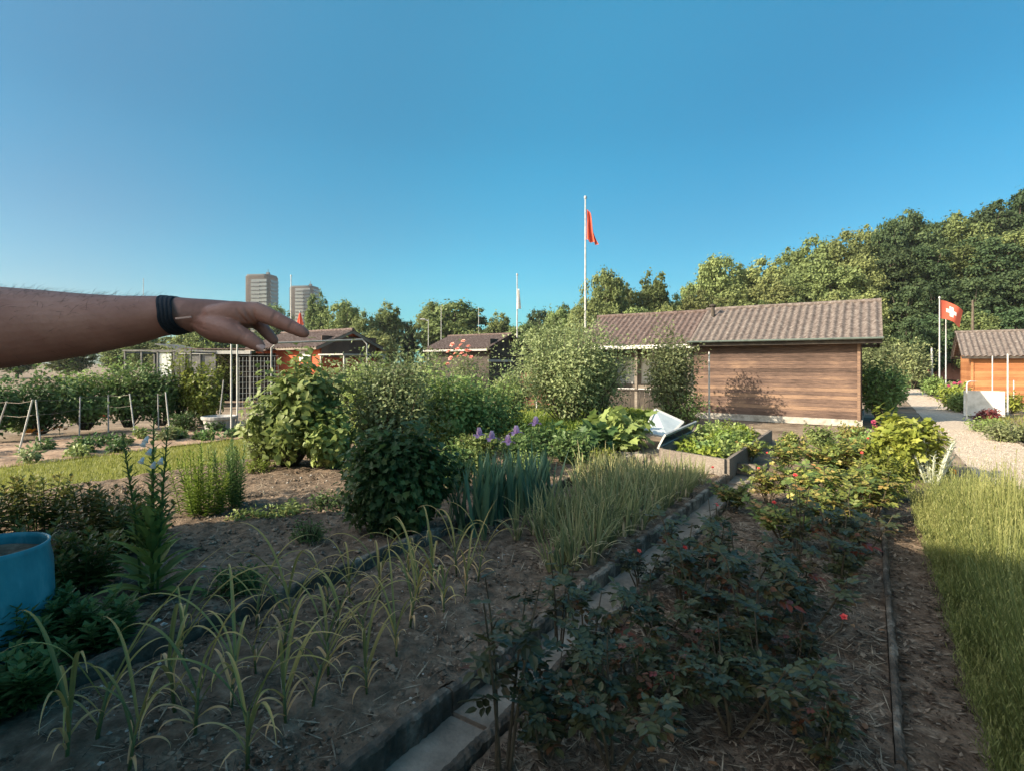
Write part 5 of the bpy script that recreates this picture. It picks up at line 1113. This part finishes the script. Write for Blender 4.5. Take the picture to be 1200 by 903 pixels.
g = MB(); g.box((0, 1.2, zt+.16), (W_, 2.5, .05), (nrm(np.array([1, 0, 0])), nrm(np.array([0, 1, .02])), nrm(np.array([0, -.02, 1])))); g.build('roof', M['roofdark'], t_)
g = MB(); g.box((0, 2.2, zt/2), (W_, .05, zt)); g.build('back_wall', M['darkwood'], t_)
for s_ in (-.48, 0, .48): g = MB(); g.box((s_*W_, .06, zt/2), (.07, .07, zt-.16)); g.build('post', M['dullgrey'], t_)
# white gabled tarp further back
q = gp(238, 466); t_ = empty('tarp_roof', q, 'pale sloped tarp roof glimpsed under the wristband', 'shelter'); zt = 1.6+(HZ-404)/F*q[1]
g = MB(); g.bar((-1.6, 0, zt), (2.4, 0, zt-1.0), 2.0, .04); g.build('tarp', M['dullgrey'], t_)
for x_ in (-1.5, 2.2): g = MB(); g.tube([(x_, .9, 0), (x_, .9, zt-.1 if x_ < 0 else zt-1)], .03); g.build('post', M['grey'], t_)

# ------------------------------------------------------------------ flags and far poles
def flagpole(name, label, px, ytop, Y, r, cat='flagpole', mat='galv', knob=True, zb=0.):
    base = np.array([(px-600)/F*Y, Y, zb]); top = CAMZ+(HZ-ytop)/F*Y-zb
    root = empty(name, base, label, cat); g = MB(); g.tube([(0, 0, -.1), (0, 0, top*.5), (0, 0, top)], [r, r*.85, r*.6], 10); g.build('pole', M[mat], root)
    if knob: g = MB(); g.lathe((0, 0, top), [(.001, -.01), (r*1.1, .0), (r*1.3, r*1.4), (r*.8, r*2.4), (.001, r*2.8)], 10); g.build('finial', M[mat], root)
    return root, base, top
def cloth(root, name, mat, fn, nu=24, nv=16, th=.004):
    us = np.linspace(0, 1, nu); vs_ = np.linspace(0, 1, nv); P = np.array([[fn(a, b) for b in vs_] for a in us]); idx = np.arange(nu*nv).reshape(nu, nv)
    f = np.stack([idx[:-1, :-1], idx[1:, :-1], idx[1:, 1:], idx[:-1, 1:]], -1).reshape(-1, 4)
    b = MB(); b.raw(P, f, np.full(len(f), 4), .5); o = b.build(name, mat, root, smooth=True); return o
r1, b1, t1 = flagpole('flagpole', 'tallest flagpole rising behind the apple tree with a limp red flag', 686, 233, 23, .05)
s_ = 23/F
cloth(r1, 'flag', M['red'], lambda a, b: np.array([.05+(a*(3+7*b**.6*(1+.6*(b > .62)*(b-.62)/.38)))*s_*1.0+.03*math.sin(9*a+3*b), .12*math.sin(a*14+b*3)*(.4+b), t1-(12+ b*36+a*4)*s_+(.1*a*math.sin(5*b))]), 30, 24)
r2, b2, t2 = flagpole('flagpole', 'shorter grey flagpole left of the apple tree with a limp white flag', 606, 323, 36, .055)
s_ = 36/F
cloth(r2, 'flag', M['crosswhite'], lambda a, b: np.array([-.03+a*(3+2*b)*s_+.03*math.sin(9*a), .15*math.sin(a*14+b*3), t2-(16+b*23)*s_]), 16, 14)
r3, b3, t3 = flagpole('flagpole', 'flagpole with a waving red flag bearing a white cross near the orange hut', 1101, 350, 30, .045)
s_ = 30/F; r3['label'] = 'flagpole with a waving red flag bearing a white cross near the orange hut'
def fl3(a, b):
    w_ = .10*math.sin(a*7+b*1.2)*(.2+a); return np.array([a*29*s_*(1-.12*b*a), w_, t3-(1.5+a*6+6.5*a*a+b*(22-2.5*a))*s_+.04*math.sin(a*6)])
fo = cloth(r3, 'flag', M['red'], fl3, 40, 30)
def patch(a0, a1, b0_, b1_, name):
    vs = []; 
    for side in (-.012, .012):
        for aa in np.linspace(a0, a1, 8):
            for bb in np.linspace(b0_, b1_, 8): p = fl3(aa, bb); p = p+np.array([0, side, 0]); vs.append(p)
    idx = np.arange(64).reshape(8, 8); f = [tuple(int(k) for k in q) for q in np.stack([idx[:-1, :-1], idx[1:, :-1], idx[1:, 1:], idx[:-1, 1:]], -1).reshape(-1, 4)]
    return vs, f+[tuple(i+64 for i in q) for q in f]
g = MB()
for r_ in ((.28, .40, .40, .60), (.401, .539, .22, .78), (.54, .66, .40, .60)): vs, f = patch(*(r_[0], r_[1], r_[2], r_[3]), name=''); g.poly(vs, f)
g.build('white_cross', M['crosswhite'], fo)
flagpole('flagpole', 'bare grey pole just right of the waving flag', 1108.5, 372, 31, .04, cat='pole')
flagpole('utility_pole', 'rusty brown pole standing against the dark hillside trees', 1140, 352, 34, .10, cat='pole', mat='bark', knob=False)
for px, yt, Y, lab in ((502, 374, 55, 'street lamp with short arm above the dark gabled hut roof, leftmost'), (517, 358, 60, 'thin tall mast left of the broad round tree centre'), (561, 360, 60, 'thin tall mast right of the broad round tree centre'), (168, 326, 60, 'thin mast rising above the forearm')):
    rr_, bb_, tt_ = flagpole('street_mast', lab, px, yt, Y, .045, cat='mast', knob=False)
    if px == 502: g = MB(); g.tube([(0, 0, tt_-.2), (-.5, 0, tt_)], .05); g.box((-.6, 0, tt_), (.5, .2, .1)); g.build('lamp_head', M['galv'], rr_)
rr_, bb_, tt_ = flagpole('flagpole', 'white pole with dark knob in front of the second tower block', 341, 324, 50, .055, mat='white')
r5, b5, t5 = flagpole('flagpole', 'short pole with a small limp red flag at the index fingertip', 351.5, 366, 40, .04)
s_ = 40/F; cloth(r5, 'flag', M['red'], lambda a, b: np.array([-.0+(a-.5)*(1.5+7*b)*s_, .1*math.sin(a*9), t5-(1+b*14)*s_]), 12, 10)

# ------------------------------------------------------------------ the person: left arm reaching across
M['skin'] = surf('skin', [(.19, .085, .06), (.28, .135, .10), (.37, .20, .15)], 9, rough=.55, bump=.35, bscale=220, spec=.35, bdist=.002)
M['nail'] = surf('nail', [(.45, .28, .24), (.52, .34, .29)], 10, rough=.35, bump=0)
M['hairm'] = surf('body_hair', [(.015, .01, .008), (.03, .02, .015)], 10, rough=.6, bump=0)
M['band'] = surf('band_fabric', [(.006, .009, .014), (.012, .018, .026), (.02, .03, .042)], 40, rough=.8, bump=.6, bscale=300, bdist=.001)
M['shirt'] = surf('shirt_fabric', [(.10, .12, .15), (.15, .17, .2)], 10, rough=.9, bump=.2)
M['trouser'] = surf('trouser_fabric', [(.03, .035, .05), (.05, .06, .08)], 10, rough=.9, bump=.2)
person = empty('person', (-1.0, .12, 0), 'person outside the left edge reaching a bare left arm with dark wristband across the view', 'person')
po = np.array([-1.0, .12, 0.])
def aw_(px, py, Y=.63): return np.array([(px-600)/F*Y, Y, CAMZ+(HZ-py)/F*Y])
def loft(b, secs, n=28):
    """secs: (centre, half_h, half_d, axis dir) ellipse sections"""
    vs = []
    for (c, hh, hd, ax_) in secs:
        ax_ = nrm(np.array(ax_, float)); dpt = nrm(np.cross(ax_, (0, 0, 1))); upv = np.cross(dpt, ax_)
        for k in range(n):
            a = k*2*math.pi/n; vs.append(np.array(c)+upv*hh*math.sin(a)+dpt*hd*math.cos(a))
    m = len(secs); b.poly(vs, [(i*n+j, i*n+(j+1) % n, (i+1)*n+(j+1) % n, (i+1)*n+j) for i in range(m-1) for j in range(n)]+[tuple(range(n))[::-1], tuple(range((m-1)*n, m*n))])
def chain(b, pts, rad, sq=1., n=16):
    pts = np.array(pts, float); t = nrm(np.gradient(pts, axis=0)); 
    q0 = pts[0]-t[0]*rad[0]*.7; q1 = pts[-1]+t[-1]*rad[-1]*.75; q2 = pts[-1]+t[-1]*rad[-1]*1.0
    P_ = [q0]+list(pts)+[q1, q2]; Rr = [rad[0]*.6]+list(rad)+[rad[-1]*.66, rad[-1]*.2]; T_ = [t[0]]+list(t)+[t[-1], t[-1]]
    loft(b, [(p, r_, r_*sq, tt) for p, r_, tt in zip(P_, Rr, T_)], n)
def smoothpts(p, r, k=4):
    p = np.array(p, float); r = np.array(r, float); m = len(p); x = np.arange(m); xs = np.linspace(0, m-1, (m-1)*k+1)
    # catmull-rom
    out = []
    for s in xs:
        i = min(int(s), m-2); t = s-i; p0 = p[max(i-1, 0)]; p1 = p[i]; p2 = p[i+1]; p3 = p[min(i+2, m-1)]
        out.append(.5*((2*p1)+(-p0+p2)*t+(2*p0-5*p1+4*p2-p3)*t*t+(-p0+3*p1-3*p2+p3)*t**3))
    return np.array(out), np.interp(xs, x, r)
ab = MB()
X_ = (1, 0, 0)
sec = [(-95, 386, 47, .600, 47), (-60, 386, 50, .605, 50), (0, 384, 48, .615, 49), (50, 382.5, 42.5, .622, 45), (100, 380.5, 36, .628, 40), (150, 376.5, 29.5, .633, 35), (187, 371, 24, .637, 30), (210, 369.5, 21, .64, 28), (228, 369.5, 19.5, .645, 29), (245, 370, 19, .655, 33), (265, 370, 17.5, .665, 37), (285, 370, 15.5, .672, 39), (300, 370, 12.5, .675, 39)]
pts = [aw_(px, py, Y) for px, py, hh, Y, hd in sec]; hs = [hh*Y/F for px, py, hh, Y, hd in sec]; hds = [hd/1000 for px, py, hh, Y, hd in sec]
loft(ab, [(p, h_, d_, X_) for p, h_, d_ in zip(pts, hs, hds)])
# knuckle, index, middle, ring, little finger
def finger(pp, rr): q, r_ = smoothpts([aw_(*p) for p in pp], [x/1000 for x in rr]); chain(ab, q, r_)
finger([(284, 366, .640), (302, 366, .636), (322, 374, .633), (341, 383, .630), (356, 390, .628)], [12, 11.5, 9.6, 8.2, 6.6])
finger([(284, 366, .664), (298, 373, .664), (309, 386, .660), (321, 399, .655)], [11, 9.5, 7.6, 5.8])
finger([(282, 367, .686), (296, 374, .688), (308, 385, .684), (318, 394, .680)], [10.5, 9, 7.4, 5.8])
finger([(278, 368, .704), (290, 373, .708), (302, 382, .706), (311, 389, .704)], [9.5, 8, 6.5, 5.2])
# thenar mound and thumb
finger([(238, 378, .640), (254, 385, .628), (272, 390, .620), (288, 396, .618), (303, 405, .618)], [14, 16.5, 13.5, 9.5, 7.6])
finger([(250, 372, .635), (275, 368, .634), (297, 368, .636)], [15, 15.5, 12.5])
# upper arm to the shoulder
q, r_ = smoothpts([aw_(-80, 386, .602), (-.735, .56, 1.60), (-.80, .45, 1.545), (-.865, .35, 1.49)], [.046, .05, .052, .055]); chain(ab, q, r_)
tmp = ab.build('arm_tmp', M['skin'])
md = tmp.modifiers.new('r', 'REMESH'); md.mode = 'VOXEL'; md.voxel_size = .0015; md.use_smooth_shade = True
ms = tmp.modifiers.new('s', 'SMOOTH'); ms.factor = .6; ms.iterations = 6
dg = bpy.context.evaluated_depsgraph_get(); me = bpy.data.meshes.new_from_object(tmp.evaluated_get(dg)); bpy.data.objects.remove(tmp)
cov = np.empty(len(me.vertices)*3, 'f4'); me.vertices.foreach_get('co', cov); cov = cov.reshape(-1, 3)
# knuckle creases and web folds
def fold(p, d, depth, wd, rad):
    global cov
    p = np.array(p); d = nrm(np.array(d)); rel = cov-p; s = rel@d; dist = np.linalg.norm(rel-np.outer(s, d), axis=1)
    k = np.exp(-(s/wd)**2)*np.clip(1-dist/rad, 0, 1); n_ = np.array([0, 1., 0]); cov = cov+np.outer(k*depth, n_)
for (x, y, dx, dy, dp) in ((292, 376, .9, .35, .005), (287, 378, .8, .5, .004), (297, 379, 1, .1, .0045), (283, 384, .7, .7, .003), (319, 372, 1, -.3, .0022), (322, 373, 1, -.3, .0016), (340, 382, 1, -.4, .002), (343, 383.5, 1, -.4, .0014), (291, 398, 1, -.7, .002), (288, 396, 1, -.7, .0016), (240, 385, .3, 1, .0016), (232, 380, .2, 1, .0016)): fold(aw_(x, y, .622), (dx, 0, dy), dp, .0013, .020)
cov = cov-po; me.vertices.foreach_set('co', cov.ravel().astype('f4')); me.update(); me.polygons.foreach_set('use_smooth', np.ones(len(me.polygons), bool))
me.materials.clear(); me.materials.append(M['skin']); arm = bpy.data.objects.new('arm', me); C.objects.link(arm); arm.parent = person
# nail on the thumb
g = MB(); nv_ = []
for i in range(7):
    for j in range(7):
        a = (i/6-.5); c_ = (j/6-.5); p = aw_(306+a*11+c_*3, 407+a*6.5-c_*8.5, .618)+np.array([0, -.0072+.004*(abs(c_)*2)**2+.0012*(2*abs(a))**3, 0]); nv_.append(p-po)
idx = np.arange(49).reshape(7, 7); g.raw(nv_, np.stack([idx[:-1, :-1], idx[1:, :-1], idx[1:, 1:], idx[:-1, 1:]], -1).reshape(-1, 4), np.full(36, 4)); g.build('thumbnail', M['nail'], arm, smooth=True)
# hair on forearm
rh = np.random.default_rng(5); vi = rh.integers(0, len(cov), 26000); nn_ = np.empty(len(me.vertices)*3, 'f4'); me.vertices.foreach_get('normal', nn_); nn_ = nn_.reshape(-1, 3)
Pv = cov[vi]+po; Nv = nn_[vi]; dens = np.where(Nv[:, 2] > -.1, .20+.55*np.clip(Nv[:, 2], 0, 1), .05); ok = (Pv[:, 0] < -.42) & (Pv[:, 1] < .7) & (rh.random(len(vi)) < dens*.55); Pv, Nv = Pv[ok], Nv[ok]; n = len(Pv)
D_ = nrm(Nv*.45+np.array([.9, 0, .1])+rh.normal(0, .35, (n, 3))); hl = .007+.008*rh.random(n); Sd = nrm(np.cross(D_, rh.normal(0, 1, (n, 3))))*.00011
mid_ = Pv+D_*(hl*.6)[:, None]; tip_ = Pv+D_*hl[:, None]+np.array([.002, 0, -.0015])
hv = np.stack([Pv-Sd, Pv+Sd, mid_+Sd*.7, mid_-Sd*.7, tip_], 1)-po
g = MB(); g.raw(hv, np.array([0, 1, 2, 3, 3, 2, 4])[None]+(np.arange(n)*5)[:, None], np.tile([4, 3], n)); g.build('arm_hair', M['hairm'], arm)['kind'] = 'stuff'
# wristband: three cords wound side by side plus a pale clip
wb_ = MB()
for (x0, rr) in ((206, 1.8), (210.5, 1.9), (215, 1.9), (219.5, 1.7)):
    cpt = []
    for k in range(41):
        a = k/40*2*math.pi; s_ = math.sin(a); x = x0-12*max(s_, 0)**1.6*(1.+.12*(x0 < 212))+.5*math.sin(3*a)
        hh = 24.0-(x-197)*.17; yc = 371-(x-197)*.08; Yc = .639; cpt.append(np.array([(x-600)/F*Yc, Yc+math.cos(a)*.0312, CAMZ+(HZ-yc)/F*Yc+s_*(hh-.9)/1000])-po)
    wb_.tube(cpt, rr/1000, 8, cap=False)
bo = wb_.build('wristband', M['band'], arm, smooth=True)
g = MB(); vs = []
for k in range(25):
    a = k/24*2*math.pi
for x0, x1 in ((204.5, 221.5),):
    for side in (0, 1):
        for k in range(33):
            a = k/32*2*math.pi; s_ = math.sin(a); x = (x0 if side == 0 else x1)-12.5*max(s_, 0)**1.6; hh = 23.2-(x-197)*.17; yc = 371-(x-197)*.08
            vs.append(np.array([(x-600)/F*.639, .639+math.cos(a)*.0318, CAMZ+(HZ-yc)/F*.639+s_*(hh+1.2)/1000])-po)
g.poly(vs, [(k, k+1, 33+k+1, 33+k) for k in range(32)]); g.build('strap', M['band'], bo, smooth=True)
g = MB(); g.bar(aw_(206, 373.5, .6005)-po, aw_(224, 371.5, .603)-po, .003, .0018); g.build('clip', M['nail'], bo)
# rest of the person (outside the frame to the left): clothes, head, other arm, each one smooth surface
def solid(mb, name, mat, vox, parent, it=6):
    t_ = mb.build(name+'_tmp', mat); m_ = t_.modifiers.new('r', 'REMESH'); m_.mode = 'VOXEL'; m_.voxel_size = vox; m_.use_smooth_shade = True
    m_ = t_.modifiers.new('s', 'SMOOTH'); m_.factor = .6; m_.iterations = it
    dg = bpy.context.evaluated_depsgraph_get(); m2 = bpy.data.meshes.new_from_object(t_.evaluated_get(dg)); bpy.data.objects.remove(t_)
    m2.name = name; m2.materials.clear(); m2.materials.append(mat); m2.polygons.foreach_set('use_smooth', np.ones(len(m2.polygons), bool))
    o = bpy.data.objects.new(name, m2); C.objects.link(o); o.parent = parent; return o
def limb(b, pts, rad, sq=1., k=4, n=20):
    q, r_ = smoothpts(pts, rad, k); chain(b, q, r_, sq, n)
def ringstack(b, rows, n=28):
    """rows: (x, y, z, half extent along x, half extent along y)"""
    vs = [];
    for (x, y, z, hx_, hy_) in rows:
        for k in range(n): a = k*2*math.pi/n; vs.append((x+hx_*math.cos(a), y+hy_*math.sin(a), z))
    m = len(rows); b.poly(vs, [(i*n+j, i*n+(j+1) % n, (i+1)*n+(j+1) % n, (i+1)*n+j) for i in range(m-1) for j in range(n)]+[tuple(range(n))[::-1], tuple(range((m-1)*n, m*n))])
# local frame: person faces +x, left side is +y, feet on the ground at the origin
b = MB(); ringstack(b, [(0, 0, .90, .115, .165), (0, 0, 1.0, .12, .16), (.005, 0, 1.15, .115, .155), (.01, 0, 1.28, .12, .175), (.005, .01, 1.38, .105, .19), (0, .01, 1.44, .08, .13), (0, 0, 1.48, .062, .07)])
limb(b, [(0, .13, 1.41), (.06, .17, 1.43), (.12, .205, 1.475), (.16, .26, 1.51)], [.075, .075, .072, .068]); limb(b, [(0, -.13, 1.40), (0, -.2, 1.36), (.0, -.225, 1.2)], [.07, .068, .06])
solid(b, 'shirt', M['shirt'], .012, person)
b = MB(); ringstack(b, [(0, 0, .84, .11, .16), (0, 0, .90, .12, .17), (0, 0, .98, .115, .16)])
for s_ in (-1, 1): limb(b, [(0, s_*.085, .86), (.015, s_*.095, .66), (.02, s_*.10, .47), (.0, s_*.105, .25), (-.01, s_*.11, .07)], [.092, .08, .064, .06, .055])
solid(b, 'trousers', M['trouser'], .012, person)
b = MB(); limb(b, [(0, 0, 1.42), (.0, 0, 1.50), (.015, 0, 1.55)], [.06, .056, .06])
ringstack(b, [(.035, 0, 1.515, .045, .03), (.03, 0, 1.545, .075, .052), (.02, 0, 1.59, .092, .066), (.01, 0, 1.64, .098, .074), (.0, 0, 1.69, .098, .077), (-.005, 0, 1.73, .082, .066), (-.008, 0, 1.755, .05, .04)])
limb(b, [(.105, 0, 1.655), (.118, 0, 1.63), (.125, 0, 1.615)], [.008, .011, .014]); limb(b, [(.098, -.02, 1.575), (.104, 0, 1.577), (.098, .02, 1.575)], [.007, .008, .007])
for s_ in (-1, 1): limb(b, [(.0, s_*.074, 1.655), (-.006, s_*.083, 1.64), (.0, s_*.076, 1.615)], [.010, .012, .008])
hd = solid(b, 'head', M['skin'], .005, person, 3)
for s_ in (-1, 1):
    b = MB(); b.lathe((0, 0, 0), [(.001, -.011), (.008, -.008), (.0115, 0), (.008, .008), (.001, .011)], 14); o_ = b.build('eye', M['crosswhite'], hd, smooth=True); o_.location = (.093, s_*.03, 1.648)
    b = MB(); b.lathe((0, 0, 0), [(.0005, -.005), (.0045, -.002), (.0045, .002), (.0005, .005)], 12); o_ = b.build('pupil', M['hairm'], hd, smooth=True); o_.location = (.1013, s_*.03, 1.648)
b = MB(); ringstack(b, [(-.055, 0, 1.58, .045, .06), (-.045, 0, 1.62, .062, .076), (-.035, 0, 1.66, .072, .083), (-.02, 0, 1.70, .09, .085), (-.006, 0, 1.74, .094, .077), (-.006, 0, 1.77, .06, .05)])
solid(b, 'hair', M['hairm'], .006, hd, 3)
b = MB(); limb(b, [(.0, -.225, 1.24), (.01, -.24, 1.08), (.03, -.245, .98), (.06, -.24, .80)], [.044, .04, .038, .026]); limb(b, [(.06, -.24, .80), (.07, -.24, .74), (.075, -.24, .70)], [.026, .034, .03], .6)
for k_ in range(4): limb(b, [(.045+.018*k_, -.24, .70), (.047+.019*k_, -.237, .655), (.046+.019*k_, -.228, .62+.008*abs(k_-1))], [.009, .008, .007], 1., 3, 10)
limb(b, [(.095, -.235, .755), (.115, -.225, .71), (.12, -.218, .68)], [.011, .0095, .008], 1., 3, 10)
solid(b, 'other_arm', M['skin'], .0045, person, 3)
for s_ in (-1, 1):
    b = MB(); ringstack(b, [(.05, s_*.11, .0, .135, .045), (.05, s_*.11, .03, .14, .048), (.035, s_*.11, .06, .115, .043), (.0, s_*.11, .10, .06, .042)]); solid(b, 'shoe', M['darkwood'], .008, person, 3)

# low grass over the plots right of the gravel path
n = 16000; U = 3+25*rng.random(n); Vv = -7.4+4.8*rng.random(n); P = u*U[:, None]+v*Vv[:, None]; k_ = vnoise(U*.6, Vv*.9) > .35; P = P[k_]; n = len(P)
b = MB(); b.ribbons(P, rng.random(n)*6.28, .2+.5*rng.random(n), .8*rng.random(n), .08+.12*rng.random(n), .012, 2, rng.random(n), across=2)
T(b.build('meadow_grass', M['grass']), 'patchy low grass on the plots right of the gravel path', 'grass', kind='stuff')

# ------------------------------------------------------------------ thin summer haze between the camera and the far trees and towers
hz = MB(); hz.box((0, 270, 36), (900, 640, 80.0)); ho = hz.build('haze', bpy.data.materials.new('haze_air')); ho['kind'] = 'stuff'; ho['label'] = 'thin pale summer haze over the whole garden'
hm = ho.data.materials[0]; hm.use_nodes = True; hm.node_tree.nodes.clear()
hv_ = hm.node_tree.nodes.new('ShaderNodeVolumePrincipled'); hv_.inputs['Color'].default_value = (.86, .93, 1, 1); hv_.inputs['Density'].default_value = .00022; hv_.inputs['Anisotropy'].default_value = .2
hoo = hm.node_tree.nodes.new('ShaderNodeOutputMaterial'); hm.node_tree.links.new(hv_.outputs[0], hoo.inputs['Volume'])
